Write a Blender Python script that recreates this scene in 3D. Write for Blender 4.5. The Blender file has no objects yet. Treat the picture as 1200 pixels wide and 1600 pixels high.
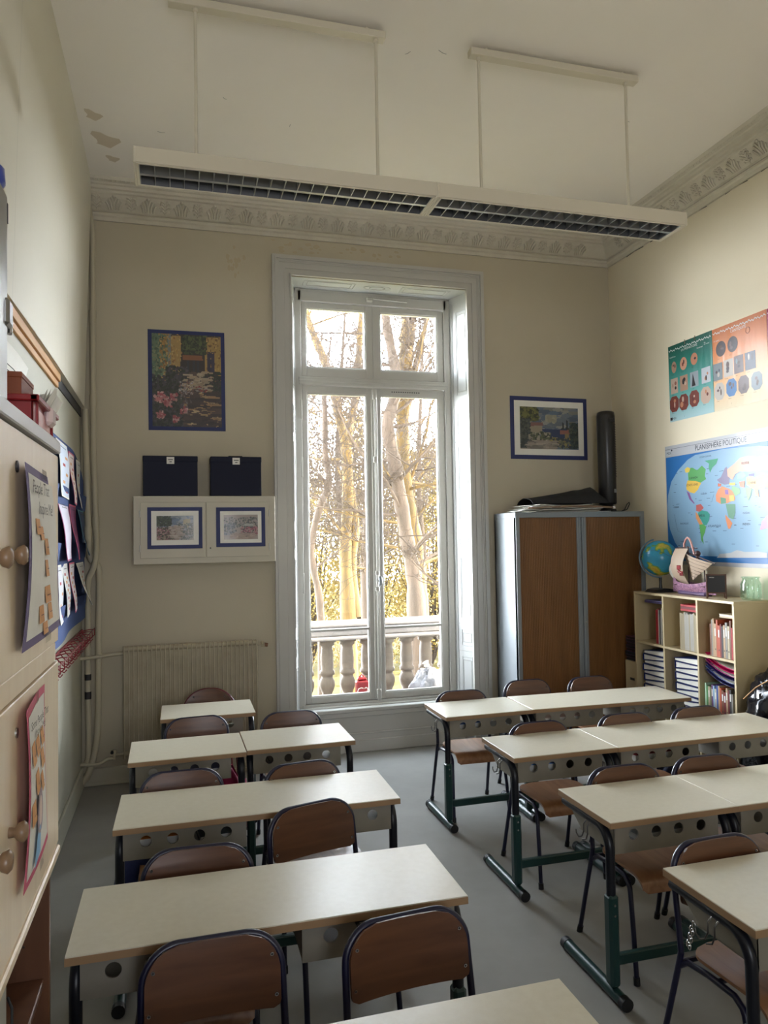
import bpy, math, random
import numpy as np
from mathutils import Vector, Matrix, Quaternion, noise as mnoise
from math import sin, cos, pi, radians as R, sqrt

SC = bpy.context.scene
COL = SC.collection
# ---------------------------------------------------------------- camera
cd = bpy.data.cameras.new('camera'); cam = bpy.data.objects.new('camera', cd); COL.objects.link(cam)
cd.sensor_fit = 'HORIZONTAL'; cd.sensor_width = 36.0; cd.lens = 36.0 * 1158.1 / 1200.0
cd.clip_start = 0.05; cd.clip_end = 300
_y, _p, _r = R(15.716), R(2.006), R(-0.964)
_f = Vector((sin(_y) * cos(_p), cos(_y) * cos(_p), sin(_p)))
_r0 = Vector((cos(_y), -sin(_y), 0)); _u0 = _r0.cross(_f)
_rt = _r0 * cos(_r) + _u0 * sin(_r); _up = -_r0 * sin(_r) + _u0 * cos(_r)
_m = Matrix((( _rt.x, _up.x, -_f.x, 0), (_rt.y, _up.y, -_f.y, 0), (_rt.z, _up.z, -_f.z, 1.827), (0, 0, 0, 1)))
cam.matrix_world = _m
SC.camera = cam
# ---------------------------------------------------------------- light
EXPOSURE = 2.2
SKY = 21.0
SKY_DIM = 4.0
SKY_Y0, SKY_Y1 = 0.0, 0.55
SUN = 7.0
SC.view_settings.view_transform = 'Standard'; SC.view_settings.look = 'None'
SC.view_settings.gamma = 1.0; SC.view_settings.use_curve_mapping = False
SC.view_settings.exposure = EXPOSURE
w = bpy.data.worlds.new('sky'); SC.world = w; w.use_nodes = True
nt = w.node_tree; bg = nt.nodes['Background']
tc = nt.nodes.new('ShaderNodeTexCoord'); sx = nt.nodes.new('ShaderNodeSeparateXYZ'); cr = nt.nodes.new('ShaderNodeValToRGB')
nt.links.new(tc.outputs['Generated'], sx.inputs[0]); nt.links.new(sx.outputs['Z'], cr.inputs[0]); nt.links.new(cr.outputs[0], bg.inputs[0])
cr.color_ramp.elements[0].color = (0.93, 0.945, 1.0, 1); cr.color_ramp.elements[0].position = 0.0
cr.color_ramp.elements[1].color = (0.72, 0.84, 1.0, 1); cr.color_ramp.elements[1].position = 0.9
# hazy bright sky on the park side (+y), much dimmer sky behind the building
mr = nt.nodes.new('ShaderNodeMapRange'); mr.interpolation_type = 'SMOOTHSTEP'
mr.inputs['From Min'].default_value = SKY_Y0; mr.inputs['From Max'].default_value = SKY_Y1
mr.inputs['To Min'].default_value = SKY_DIM; mr.inputs['To Max'].default_value = SKY
nt.links.new(sx.outputs['Y'], mr.inputs['Value'])
mz = nt.nodes.new('ShaderNodeMapRange'); mz.interpolation_type = 'SMOOTHSTEP'          # haze is brightest near the horizon
mz.inputs['From Min'].default_value = 0.10; mz.inputs['From Max'].default_value = 0.62; mz.inputs['To Min'].default_value = 1.0; mz.inputs['To Max'].default_value = 0.16
mu = nt.nodes.new('ShaderNodeMath'); mu.operation = 'MULTIPLY'
nt.links.new(sx.outputs['Z'], mz.inputs['Value']); nt.links.new(mr.outputs[0], mu.inputs[0]); nt.links.new(mz.outputs[0], mu.inputs[1]); nt.links.new(mu.outputs[0], bg.inputs['Strength'])
sl = bpy.data.lights.new('sun', 'SUN'); sl.energy = SUN; sl.angle = R(2.0); sl.color = (1.0, 0.88, 0.70)
so = bpy.data.objects.new('sun', sl); COL.objects.link(so)
so.rotation_euler = Vector((-0.80, 0.10, -0.60)).to_track_quat('-Z', 'Y').to_euler()
def portal(name, loc, direction, sx_, sy_):
    l = bpy.data.lights.new(name, 'AREA'); l.shape = 'RECTANGLE'; l.size = sx_; l.size_y = sy_
    l.cycles.is_portal = True
    o = bpy.data.objects.new(name, l); COL.objects.link(o); o.location = loc
    o.rotation_euler = Vector(direction).to_track_quat('-Z', 'Y').to_euler()
portal('portal_window', (1.71, 6.42, 2.17), (0, -1, 0), 1.34, 3.5)
portal('portal_fill', (0.6, -2.28, 2.2), (0, 1, 0), 1.0, 1.9)  # sky portal at the added fill window

YB, XR, XL, ZC = 6.05, 3.93, -0.69, 4.58      # back wall, right wall, left wall, ceiling
YF = -2.2                                      # wall behind the camera

# ---------------------------------------------------------------- materials
def mat(name, col, rough=0.6, metal=0.0, spec=0.5, noise=None, bump=None, coat=0.0, stretch=None, alpha=None, trans=0.0, sss=0):
    """noise=(scale, amount, colour2) mixes a second colour; bump=(scale, strength)."""
    m = bpy.data.materials.new(name); m.use_nodes = True; n = m.node_tree; b = n.nodes['Principled BSDF']
    c = (*col, 1)
    b.inputs['Base Color'].default_value = c; b.inputs['Roughness'].default_value = rough
    b.inputs['Metallic'].default_value = metal; b.inputs['Specular IOR Level'].default_value = spec
    b.inputs['Coat Weight'].default_value = coat; b.inputs['Coat Roughness'].default_value = 0.15
    b.inputs['Transmission Weight'].default_value = trans
    t = n.nodes.new('ShaderNodeTexCoord'); mp = n.nodes.new('ShaderNodeMapping')
    n.links.new(t.outputs['Object'], mp.inputs[0])
    if stretch: mp.inputs['Scale'].default_value = stretch
    if noise:
        nz = n.nodes.new('ShaderNodeTexNoise'); nz.inputs['Scale'].default_value = noise[0]; nz.inputs['Detail'].default_value = 5
        nz.inputs['Roughness'].default_value = 0.6
        n.links.new(mp.outputs[0], nz.inputs['Vector'])
        rp = n.nodes.new('ShaderNodeValToRGB'); rp.color_ramp.elements[0].position = 0.5 - noise[1] / 2; rp.color_ramp.elements[1].position = 0.5 + noise[1] / 2
        rp.color_ramp.elements[0].color = c; rp.color_ramp.elements[1].color = (*noise[2], 1)
        n.links.new(nz.outputs['Fac'], rp.inputs[0]); n.links.new(rp.outputs[0], b.inputs['Base Color'])
    if bump:
        nb = n.nodes.new('ShaderNodeTexNoise'); nb.inputs['Scale'].default_value = bump[0]; nb.inputs['Detail'].default_value = 4
        n.links.new(mp.outputs[0], nb.inputs['Vector'])
        bp = n.nodes.new('ShaderNodeBump'); bp.inputs['Strength'].default_value = bump[1]; bp.inputs['Distance'].default_value = 0.01
        n.links.new(nb.outputs['Fac'], bp.inputs['Height']); n.links.new(bp.outputs[0], b.inputs['Normal'])
    return m
def woodmat(name, c1, c2, rough=0.4, axis=0, scale=9.0, coat=0.0, crough=0.2):
    m = bpy.data.materials.new(name); m.use_nodes = True; n = m.node_tree; b = n.nodes['Principled BSDF']
    b.inputs['Roughness'].default_value = rough; b.inputs['Coat Weight'].default_value = coat; b.inputs['Coat Roughness'].default_value = crough
    t = n.nodes.new('ShaderNodeTexCoord'); mp = n.nodes.new('ShaderNodeMapping'); s = [scale * 4] * 3; s[axis] = scale * 0.35
    mp.inputs['Scale'].default_value = s
    n.links.new(t.outputs['Object'], mp.inputs[0])
    nz = n.nodes.new('ShaderNodeTexNoise'); nz.inputs['Scale'].default_value = 1.0; nz.inputs['Detail'].default_value = 6; nz.inputs['Distortion'].default_value = 0.6
    n.links.new(mp.outputs[0], nz.inputs['Vector'])
    rp = n.nodes.new('ShaderNodeValToRGB'); rp.color_ramp.elements[0].position = .3; rp.color_ramp.elements[1].position = .7
    rp.color_ramp.elements[0].color = (*c1, 1); rp.color_ramp.elements[1].color = (*c2, 1)
    n.links.new(nz.outputs['Fac'], rp.inputs[0]); n.links.new(rp.outputs[0], b.inputs['Base Color'])
    return m
_flat = {}
def flat(col, rough=0.55):
    k = (round(col[0], 3), round(col[1], 3), round(col[2], 3), rough)
    if k not in _flat: _flat[k] = mat('paint', col, rough)
    return _flat[k]
def srgb(r, g, b):
    f = lambda v: (v / 255 / 12.92) if v / 255 <= 0.04045 else ((v / 255 + 0.055) / 1.055) ** 2.4
    return (f(r), f(g), f(b))
def attrmat(name, rough=0.5, coat=0.0, wavy=0.0):
    m = bpy.data.materials.new(name); m.use_nodes = True; n = m.node_tree; b = n.nodes['Principled BSDF']
    a = n.nodes.new('ShaderNodeAttribute'); a.attribute_name = 'Col'
    n.links.new(a.outputs['Color'], b.inputs['Base Color']); b.inputs['Roughness'].default_value = rough
    b.inputs['Coat Weight'].default_value = coat; b.inputs['Coat Roughness'].default_value = 0.08
    if wavy:
        t = n.nodes.new('ShaderNodeTexCoord'); nb = n.nodes.new('ShaderNodeTexNoise'); nb.inputs['Scale'].default_value = 5
        n.links.new(t.outputs['Object'], nb.inputs['Vector'])
        bp = n.nodes.new('ShaderNodeBump'); bp.inputs['Strength'].default_value = wavy; bp.inputs['Distance'].default_value = 0.02
        n.links.new(nb.outputs['Fac'], bp.inputs['Height']); n.links.new(bp.outputs[0], b.inputs['Normal']); n.links.new(bp.outputs[0], b.inputs['Coat Normal'])
    return m

M = {}
M['wall'] = mat('wall_paint', srgb(189, 180, 159), 0.75, noise=(1.3, 0.9, srgb(177, 168, 146)), bump=(60, 0.06))
M['wall_r'] = mat('wall_paint_right', srgb(215, 205, 181), 0.7, noise=(1.1, 0.9, srgb(207, 196, 171)), bump=(60, 0.06))
M['panel'] = mat('panel_paint', srgb(208, 203, 186), 0.6, noise=(1.0, 0.9, srgb(200, 194, 176)), bump=(30, 0.04))
M['lowwall'] = mat('lower_wall_paint', srgb(176, 174, 158), 0.5, noise=(1.5, 0.9, srgb(168, 165, 148)))
M['ceiling'] = mat('ceiling_paint', srgb(236, 230, 220), 0.8, noise=(0.9, 0.8, srgb(228, 222, 212)), bump=(25, 0.05))
M['plaster'] = mat('plaster', srgb(204, 198, 182), 0.75, noise=(6, 0.7, srgb(186, 178, 160)), bump=(45, 0.2))
M['white'] = mat('white_gloss_paint', srgb(190, 188, 181), 0.38, noise=(4, 0.9, srgb(181, 179, 172)))
M['white_in'] = mat('recess_white_paint', srgb(182, 184, 182), 0.5, spec=.3)
M['line'] = mat('moulding_shadow_groove', srgb(150, 148, 140), 0.6)
M['oldpaint'] = mat('radiator_paint', srgb(184, 174, 150), 0.5, noise=(9, 0.5, srgb(164, 152, 126)))
M['floor'] = mat('linoleum', srgb(128, 126, 122), 0.5, spec=0.12, noise=(2.6, 0.7, srgb(150, 147, 142)), bump=(7, 0.10))
M['pipe'] = mat('pipe_paint', srgb(176, 168, 146), 0.5)
M['skirt'] = mat('skirting_paint', srgb(182, 176, 158), 0.5)
M['top'] = mat('desk_laminate', srgb(210, 204, 186), 0.29, spec=0.75, noise=(40, 0.4, srgb(204, 197, 178)), bump=(260, 0.03))
M['edge'] = mat('desk_edge_band', srgb(150, 120, 88), 0.5)
M['tray'] = mat('tray_plastic', srgb(134, 128, 116), 0.5, noise=(20, 0.5, srgb(128, 122, 110)))
M['black'] = mat('black_tube', srgb(20, 22, 30), 0.35, spec=0.4)
M['green'] = mat('green_enamel', srgb(25, 55, 53), 0.32)
M['rubber'] = mat('rubber', srgb(16, 16, 18), 0.6)
M['navy'] = mat('navy_tube', srgb(18, 18, 46), 0.35)
M['redtube'] = mat('dark_red_tube', srgb(92, 28, 34), 0.3)
M['ply'] = woodmat('beech_plywood', srgb(98, 61, 36), srgb(76, 44, 24), 0.35, 0, 7.0, 0.3)
M['seatply'] = woodmat('seat_plywood', srgb(150, 108, 76), srgb(124, 84, 56), 0.33, 1, 7.0, 0.3)
M['chrome'] = mat('chrome', srgb(200, 200, 200), 0.15, metal=1.0)
M['hookmetal'] = mat('hook_metal', srgb(110, 108, 106), 0.3, metal=1.0)
M['steel'] = mat('brushed_steel', srgb(150, 150, 150), 0.35, metal=1.0)
M['cabmetal'] = mat('grey_metal_sheet', srgb(128, 134, 138), 0.45, noise=(3, 0.8, srgb(120, 126, 130)))
M['tambour'] = woodmat('tambour_slats', srgb(122, 82, 40), srgb(106, 70, 32), 0.5, 2, 6.0)
M['beech'] = woodmat('beech_door', srgb(228, 210, 180), srgb(218, 196, 164), 0.40, 2, 5.0, 0.8, .40)
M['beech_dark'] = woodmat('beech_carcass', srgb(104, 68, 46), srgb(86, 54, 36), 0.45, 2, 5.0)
M['knob'] = mat('beech_knob', srgb(128, 102, 78), 0.35)
M['laminate'] = mat('pale_laminate', srgb(190, 173, 136), 0.45)
M['cabpaint'] = mat('wall_cabinet_paint', srgb(184, 178, 160), 0.5)
M['laminate_side'] = mat('shelf_side', srgb(160, 142, 106), 0.5)
M['timber'] = woodmat('raw_timber', srgb(196, 150, 96), srgb(178, 130, 78), 0.6, 1, 6.0)
M['lamp'] = mat('luminaire_enamel', srgb(206, 198, 178), 0.45)
M['louvre'] = mat('louvre_aluminium', srgb(176, 178, 180), 0.5, metal=1.0)
M['louvre_in'] = mat('lamp_reflector', srgb(120, 124, 130), 0.3, metal=1.0)
M['reflector_shade'] = mat('shaded_reflector', srgb(60, 62, 66), .5)  # dark tone painted in for the shade in the lamp's far half
M['tube_lamp'] = mat('fluorescent_tube_glass', srgb(225, 225, 222), 0.25)
M['red'] = mat('red_plastic', srgb(130, 12, 22), 0.3)
M['brownbox'] = mat('brown_cardboard', srgb(126, 62, 30), 0.6)
M['paper'] = mat('paper', srgb(226, 224, 216), 0.6, noise=(8, 0.6, srgb(216, 213, 204)))
M['kraft'] = mat('orange_note', srgb(206, 150, 96), 0.7)
M['ink'] = mat('ink', srgb(40, 38, 40), 0.6)
M['redink'] = mat('red_ink', srgb(170, 40, 50), 0.6)
M['purple'] = mat('purple_card', srgb(92, 76, 120), 0.6)
M['pink'] = mat('pink_card', srgb(196, 84, 112), 0.6)
M['bluecard'] = mat('blue_card', srgb(34, 44, 92), 0.6)
M['fabric_blue'] = mat('blue_fabric', srgb(58, 78, 126), 0.85, bump=(200, 0.2))
M['navybox'] = mat('navy_cardboard', srgb(11, 16, 38), 0.6, spec=.25)
M['blackplastic'] = mat('black_plastic', srgb(34, 33, 34), 0.3)
M['blackbag'] = mat('black_bin_liner', srgb(14, 14, 18), 0.16, bump=(9, 0.9))
M['darkcloth'] = mat('black_cloth', srgb(26, 26, 28), 0.75, bump=(20, 0.5))
M['stone'] = mat('balustrade_stone', srgb(120, 110, 100), 0.8, noise=(9, 0.6, srgb(108, 98, 88)), bump=(30, 0.3))
M['stone_top'] = mat('balustrade_coping', srgb(140, 134, 132), 0.7, bump=(30, 0.2))
M['bark'] = mat('bark', srgb(134, 106, 58), 0.9, noise=(3, 0.45, srgb(80, 70, 50)), bump=(16, 0.8), stretch=(3, 3, 0.6))  # yellow of lichen and of sunlight both put into the bark colour
M['barkgrey'] = mat('grey_bark', srgb(104, 88, 75), 0.9, noise=(4, 0.5, srgb(74, 65, 56)), bump=(16, 0.8), stretch=(3, 3, 0.5))
M['twig'] = mat('twigs', srgb(72, 61, 52), 0.9)
M['leaf'] = mat('spring_leaves', srgb(150, 136, 56), 0.7, noise=(0.35, 0.5, srgb(150, 122, 80)))
M['ground'] = mat('grass_and_leaf_litter', srgb(120, 118, 46), 0.95, noise=(0.8, 0.7, srgb(110, 94, 54)))

def glassmat(name, tint=(1, 1, 1), gl=0.06):
    m = bpy.data.materials.new(name); m.use_nodes = True; n = m.node_tree; n.nodes.clear()
    o = n.nodes.new('ShaderNodeOutputMaterial'); t = n.nodes.new('ShaderNodeBsdfTransparent'); g = n.nodes.new('ShaderNodeBsdfGlossy'); x = n.nodes.new('ShaderNodeMixShader')
    t.inputs[0].default_value = (*tint, 1); g.inputs['Roughness'].default_value = 0.02; x.inputs[0].default_value = gl
    n.links.new(t.outputs[0], x.inputs[1]); n.links.new(g.outputs[0], x.inputs[2]); n.links.new(x.outputs[0], o.inputs[0])
    return m
M['glass'] = glassmat('window_glass', (0.97, 0.985, 0.98), 0.04)
M['jarglass'] = glassmat('green_jar_glass', srgb(236, 247, 241), 0.10)
M['cellophane'] = glassmat('clear_film', (0.9, 0.9, 0.9), 0.35)

# ---------------------------------------------------------------- mesh building
class MB:
    def __init__(s): s.v = []; s.f = []; s.m = []; s.sm = []; s.c = []; s.mats = []; s.x = Matrix()
    def mi(s, m):
        if m not in s.mats: s.mats.append(m)
        return s.mats.index(m)
    def add(s, vs, fs, m, smooth=False, cols=None):
        b = len(s.v); i = s.mi(m); x = s.x
        s.v += [tuple(x @ Vector(p)) for p in vs]
        for k, f in enumerate(fs):
            s.f.append([a + b for a in f]); s.m.append(i); s.sm.append(smooth); s.c.append(cols[k] if cols else None)
    def box(s, a, b, m, bev=0.0):
        x0, y0, z0 = [min(p, q) for p, q in zip(a, b)]; x1, y1, z1 = [max(p, q) for p, q in zip(a, b)]
        e = min(bev, (x1 - x0) * .45, (y1 - y0) * .45, (z1 - z0) * .45)
        if e <= 0:
            s.add([(x0, y0, z0), (x1, y0, z0), (x1, y1, z0), (x0, y1, z0), (x0, y0, z1), (x1, y0, z1), (x1, y1, z1), (x0, y1, z1)],
                  [(0, 3, 2, 1), (4, 5, 6, 7), (0, 1, 5, 4), (1, 2, 6, 5), (2, 3, 7, 6), (3, 0, 4, 7)], m); return
        bm_v = []; idx = {}
        for sx_ in (0, 1):
            for sy_ in (0, 1):
                for sz_ in (0, 1):
                    X = (x0, x1)[sx_]; Y = (y0, y1)[sy_]; Z = (z0, z1)[sz_]
                    dx, dy, dz = (e, -e)[sx_], (e, -e)[sy_], (e, -e)[sz_]
                    for ax, p in enumerate(((X, Y + dy, Z + dz), (X + dx, Y, Z + dz), (X + dx, Y + dy, Z))):
                        idx[(sx_, sy_, sz_, ax)] = len(bm_v); bm_v.append(p)
        F = []
        for ax in range(3):
            for sd in (0, 1):
                q = []
                for (a1, b1) in ((0, 0), (1, 0), (1, 1), (0, 1)):
                    k = [0, 0, 0]; k[ax] = sd; o = [i for i in range(3) if i != ax]; k[o[0]] = a1; k[o[1]] = b1
                    q.append(idx[(*k, ax)])
                F.append(q)
        for ax in range(3):                     # edges parallel to ax
            o = [i for i in range(3) if i != ax]
            for a1 in (0, 1):
                for b1 in (0, 1):
                    q = []
                    for (t, fx) in ((0, o[0]), (1, o[0]), (1, o[1]), (0, o[1])):
                        k = [0, 0, 0]; k[ax] = t; k[o[0]] = a1; k[o[1]] = b1; q.append(idx[(*k, fx)])
                    F.append(q)
        for k in [(i, j, l) for i in (0, 1) for j in (0, 1) for l in (0, 1)]:
            F.append([idx[(*k, 0)], idx[(*k, 1)], idx[(*k, 2)]])
        c = Vector(((x0 + x1) / 2, (y0 + y1) / 2, (z0 + z1) / 2)); G = []
        for q in F:
            p = [Vector(bm_v[i]) for i in q]; nn = (p[1] - p[0]).cross(p[2] - p[0])
            ctr = sum(p, Vector()) / len(p)
            G.append(q if nn.dot(ctr - c) > 0 else q[::-1])
        s.add(bm_v, G, m)
    def tube(s, pts, r, m, n=10, caps=True, closed=False):
        P = [Vector(p) for p in pts]; k = len(P); rr = r if isinstance(r, (list, tuple)) else [r] * k
        V = []; F = []; prev = None
        for i in range(k):
            if closed: t = (P[(i + 1) % k] - P[i - 1]).normalized()
            else: t = (P[min(i + 1, k - 1)] - P[max(i - 1, 0)]).normalized()
            if prev is None:
                a = Vector((0, 0, 1)) if abs(t.z) < 0.9 else Vector((1, 0, 0)); u = t.cross(a).normalized()
            else:
                u = (prev - t * prev.dot(t)); u = u.normalized() if u.length > 1e-6 else t.orthogonal().normalized()
            prev = u; v = t.cross(u)
            for j in range(n): a = 2 * pi * j / n; V.append(P[i] + (u * cos(a) + v * sin(a)) * rr[i])
        for i in range(k if closed else k - 1):
            i2 = (i + 1) % k
            for j in range(n): F.append((i * n + j, i * n + (j + 1) % n, i2 * n + (j + 1) % n, i2 * n + j))
        s.add(V, F, m, True)
        if caps and not closed: s.add([tuple(v) for v in V[:n]] + [tuple(v) for v in V[-n:]], [tuple(range(n))[::-1], tuple(range(n, 2 * n))], m)
    def lathe(s, prof, m, n=24, c=(0, 0, 0)):
        V = []; F = []
        for r, z in prof:
            for j in range(n): a = 2 * pi * j / n; V.append((c[0] + r * cos(a), c[1] + r * sin(a), c[2] + z))
        for i in range(len(prof) - 1):
            for j in range(n): F.append((i * n + j, i * n + (j + 1) % n, (i + 1) * n + (j + 1) % n, (i + 1) * n + j))
        if prof[0][0] > 1e-5: F.append(tuple(range(n))[::-1])
        if prof[-1][0] > 1e-5: F.append(tuple((len(prof) - 1) * n + j for j in range(n)))
        s.add(V, F, m, True)
    def prism(s, poly, o, u, v, h, m, smooth=False):
        """2-D poly in axes u,v at origin o, extruded by vector h"""
        o, u, v, h = Vector(o), Vector(u), Vector(v), Vector(h); k = len(poly)
        A = [o + u * a + v * b for a, b in poly]; B = [p + h for p in A]
        ar = sum(poly[i][0] * poly[(i + 1) % k][1] - poly[(i + 1) % k][0] * poly[i][1] for i in range(k))
        flip = (u.cross(v).dot(h) * ar) < 0
        F = [tuple(range(k))[::-1], tuple(range(k, 2 * k))] + [(i, (i + 1) % k, k + (i + 1) % k, k + i) for i in range(k)]
        if flip: F = [f[::-1] for f in F]
        s.add(A + B, F, m, smooth)
    def sheet(s, poly, o, u, v, m):
        o, u, v = Vector(o), Vector(u), Vector(v); s.add([o + u * a + v * b for a, b in poly], [tuple(range(len(poly)))], m)
    def grid(s, fn, nu, nv, m, thick=0.0, smooth=True, mb=None, closed=True):
        V = [Vector(fn(i / nu, j / nv)) for j in range(nv + 1) for i in range(nu + 1)]; W = nu + 1
        F = [(j * W + i, j * W + i + 1, (j + 1) * W + i + 1, (j + 1) * W + i) for j in range(nv) for i in range(nu)]
        s.add(V, F, m, smooth)
        if thick:
            N = []
            for j in range(nv + 1):
                for i in range(nu + 1):
                    a = V[j * W + min(i + 1, nu)] - V[j * W + max(i - 1, 0)]; b = V[min(j + 1, nv) * W + i] - V[max(j - 1, 0) * W + i]
                    q = a.cross(b); N.append(q.normalized() if q.length > 1e-9 else Vector((0, 0, 1)))
            B = [p - q * thick for p, q in zip(V, N)]
            s.add(B, [f[::-1] for f in F], mb or m, smooth)
            rim = [i for i in range(W)] + [j * W + nu for j in range(1, nv + 1)] + [nv * W + i for i in range(nu - 1, -1, -1)] + [j * W for j in range(nv - 1, 0, -1)]
            k = len(rim); s.add([V[i] for i in rim] + [B[i] for i in rim], [(i, k + i, k + (i + 1) % k, (i + 1) % k) for i in range(k)], mb or m)
    def ellipsoid(s, c, r, m, n=12, k=8):
        V = []; F = []
        for i in range(k + 1):
            t = pi * i / k
            for j in range(n): a = 2 * pi * j / n; V.append((c[0] + r[0] * sin(t) * cos(a), c[1] + r[1] * sin(t) * sin(a), c[2] - r[2] * cos(t)))
        for i in range(k):
            for j in range(n): F.append((i * n + j, i * n + (j + 1) % n, (i + 1) * n + (j + 1) % n, (i + 1) * n + j))
        s.add(V, F, m, True)
    def text(s, txt, o, u, v, h, m, width=None, center=False, off=0.0):
        """flat lettering in the plane u,v; h = cap height"""
        c = bpy.data.curves.new('t', 'FONT'); c.body = txt; c.size = 1.0; c.resolution_u = 2
        ob = bpy.data.objects.new('t', c); me = bpy.data.meshes.new_from_object(ob)
        o, u, v = Vector(o), Vector(u), Vector(v)
        vs = [p.co.copy() for p in me.vertices]
        if vs:
            x0 = min(p.x for p in vs); x1 = max(p.x for p in vs); k = h / 0.70; kx = k if not width else width / (x1 - x0)
            sh = (x1 - x0) * kx / 2 if center else 0
            s.add([o + u * ((p.x - x0) * kx - sh) + v * (p.y * k) for p in vs], [tuple(p.vertices) for p in me.polygons], m)
        bpy.data.objects.remove(ob); bpy.data.curves.remove(c); bpy.data.meshes.remove(me)
    def raster(s, img, o, u, v, W, H, m):
        """img: rows from the top; colours linear"""
        h, w_ = img.shape[:2]; o, u, v = Vector(o), Vector(u), Vector(v)
        V = [o + u * (W * i / w_) + v * (H * (1 - j / h)) for j in range(h + 1) for i in range(w_ + 1)]
        F = []; C = []
        for j in range(h):
            for i in range(w_):
                a = j * (w_ + 1) + i; F.append((a + w_ + 1, a + w_ + 2, a + 1, a)); C.append(tuple(float(q) for q in img[j, i]))
        s.add(V, F, m, False, C)
    def build(s, name, parent=None, loc=None, **props):
        me = bpy.data.meshes.new(name); me.from_pydata(s.v, [], s.f)
        for m in s.mats: me.materials.append(m)
        me.polygons.foreach_set('material_index', s.m); me.polygons.foreach_set('use_smooth', s.sm)
        if any(c is not None for c in s.c):
            a = me.color_attributes.new('Col', 'FLOAT_COLOR', 'CORNER'); buf = []
            for c, f in zip(s.c, s.f): buf += list((*(c or (1, 1, 1)), 1)) * len(f)
            a.data.foreach_set('color', buf)
        me.update()
        ob = bpy.data.objects.new(name, me); COL.objects.link(ob)
        if parent: ob.parent = parent
        if loc: ob.location = loc
        for k, v in props.items(): ob[k] = v
        return ob
def thing(name, loc, label, cat, rz=0.0, group=None):
    o = bpy.data.objects.new(name, None); COL.objects.link(o); o.location = loc; o.rotation_euler = (0, 0, rz)
    o.empty_display_size = 0.1; o['label'] = label; o['category'] = cat
    if group: o['group'] = group
    return o
def tag(o, label, cat, group=None):
    o['label'] = label; o['category'] = cat
    if group: o['group'] = group
    return o
KIDS = {}
def copy_tree(o, loc=None, rz=None, label=None, group=None, parent=None):
    c = o.copy(); COL.objects.link(c)
    if parent: c.parent = parent
    for ch in list(o.children): copy_tree(ch, parent=c)
    if loc is not None: c.location = loc
    if rz is not None: c.rotation_euler = (0, 0, rz)
    if label: c['label'] = label
    if group: c['group'] = group
    return c
def struct(b, name, parent=None): return b.build(name, parent, kind='structure')
# ================================================================ ROOM SHELL
OX0, OX1, OZ1 = 0.935, 2.53, 4.01             # window recess opening in the back wall
FX0, FX1, FZ0, FZ1 = 1.03, 2.40, 0.40, 3.93   # window frame
b = MB(); b.box((XL - .05, YF - .1, -0.15), (XR + .1, YB + .45, 0), M['floor']); struct(b, 'floor')
b = MB(); b.box((XL - .2, YF - .1, ZC), (XR + .2, YB + .5, ZC + .2), M['ceiling'])
for (px, py, q) in ((-.45, 5.3, .10), (-.50, 5.0, .06), (-.42, 5.55, .05)):   # damp stain shapes
    pts = [(px + q * (0.8 + .35 * sin(3 * t + px * 9)) * cos(t), py + q * 1.3 * (0.8 + .3 * cos(2 * t + py)) * sin(t)) for t in [2 * pi * i / 14 for i in range(14)]]
    b.sheet(pts[::-1], (0, 0, ZC - .0006), (1, 0, 0), (0, 1, 0), mat('ceiling_stain', srgb(200, 187, 166), 0.85))
for (x, y, l, a) in ((-.1, 5.1, .05, .1), (-.25, 5.35, .09, .0), (.3, 4.6, .03, .7), (2.9, 4.2, .05, .6), (1.3, 3.9, .04, 2.2), (1.45, 3.85, .06, .4), (.75, 4.8, .03, 1.6)):
    b.tube([(x, y, ZC), (x + l * cos(a) * .5, y + l * sin(a) * .5 + .005, ZC - .001), (x + l * cos(a), y + l * sin(a), ZC)], .0016, M['line'], 5)
struct(b, 'ceiling')
# back wall in four pieces round the recess
b = MB()
b.box((XL - .2, YB, 0), (OX0, YB + .4, ZC + .1), M['wall']); b.box((OX1, YB, 0), (XR + .1, YB + .4, ZC + .1), M['wall'])
b.box((OX0, YB, OZ1), (OX1, YB + .4, ZC + .1), M['wall'])
stn = mat('wall_stain', srgb(180, 166, 140), 0.85)
random.seed(5)
for i in range(26):                                                        # flaking and stain marks above the window
    cx, cz = random.uniform(.75, 1.9), random.uniform(4.21, 4.31); rr = random.uniform(.006, .022)
    b.sheet([(cx + rr * 1.6 * random.uniform(.6, 1.2) * cos(t), cz + rr * random.uniform(.6, 1.2) * sin(t)) for t in [2 * pi * k / 9 for k in range(9)]], (0, YB - .0006 - i * 1e-5, 0), (1, 0, 0), (0, 0, 1), stn)
for i in range(14):
    cx, cz = random.gauss(.50, .035), random.gauss(4.08, .06); rr = random.uniform(.008, .02)
    b.sheet([(cx + rr * random.uniform(.6, 1.2) * cos(t), cz + rr * 1.5 * random.uniform(.6, 1.2) * sin(t)) for t in [2 * pi * k / 9 for k in range(9)]], (0, YB - .0006 - i * 1e-5, 0), (1, 0, 0), (0, 0, 1), stn)
struct(b, 'wall_back')
b = MB(); b.box((XR, YF - .1, 0), (XR + .2, YB + .1, ZC + .1), M['wall_r'])
for k, (y, z, l) in enumerate(((5.4, 4.32, .2), (5.0, 4.325, .3), (4.5, 4.325, .22), (4.15, 4.325, .3), (5.75, 4.322, .25))):
    b.tube([(XR - .001, y, z), (XR - .001, y - l * .5, z + .006), (XR - .001, y - l, z - .002)], .0035, M['ink'], 5)
struct(b, 'wall_right')
b = MB(); b.box((XL - .2, YF - .1, 0), (XL, YB + .1, ZC + .1), M['lowwall'])
struct(b, 'wall_left')
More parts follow.
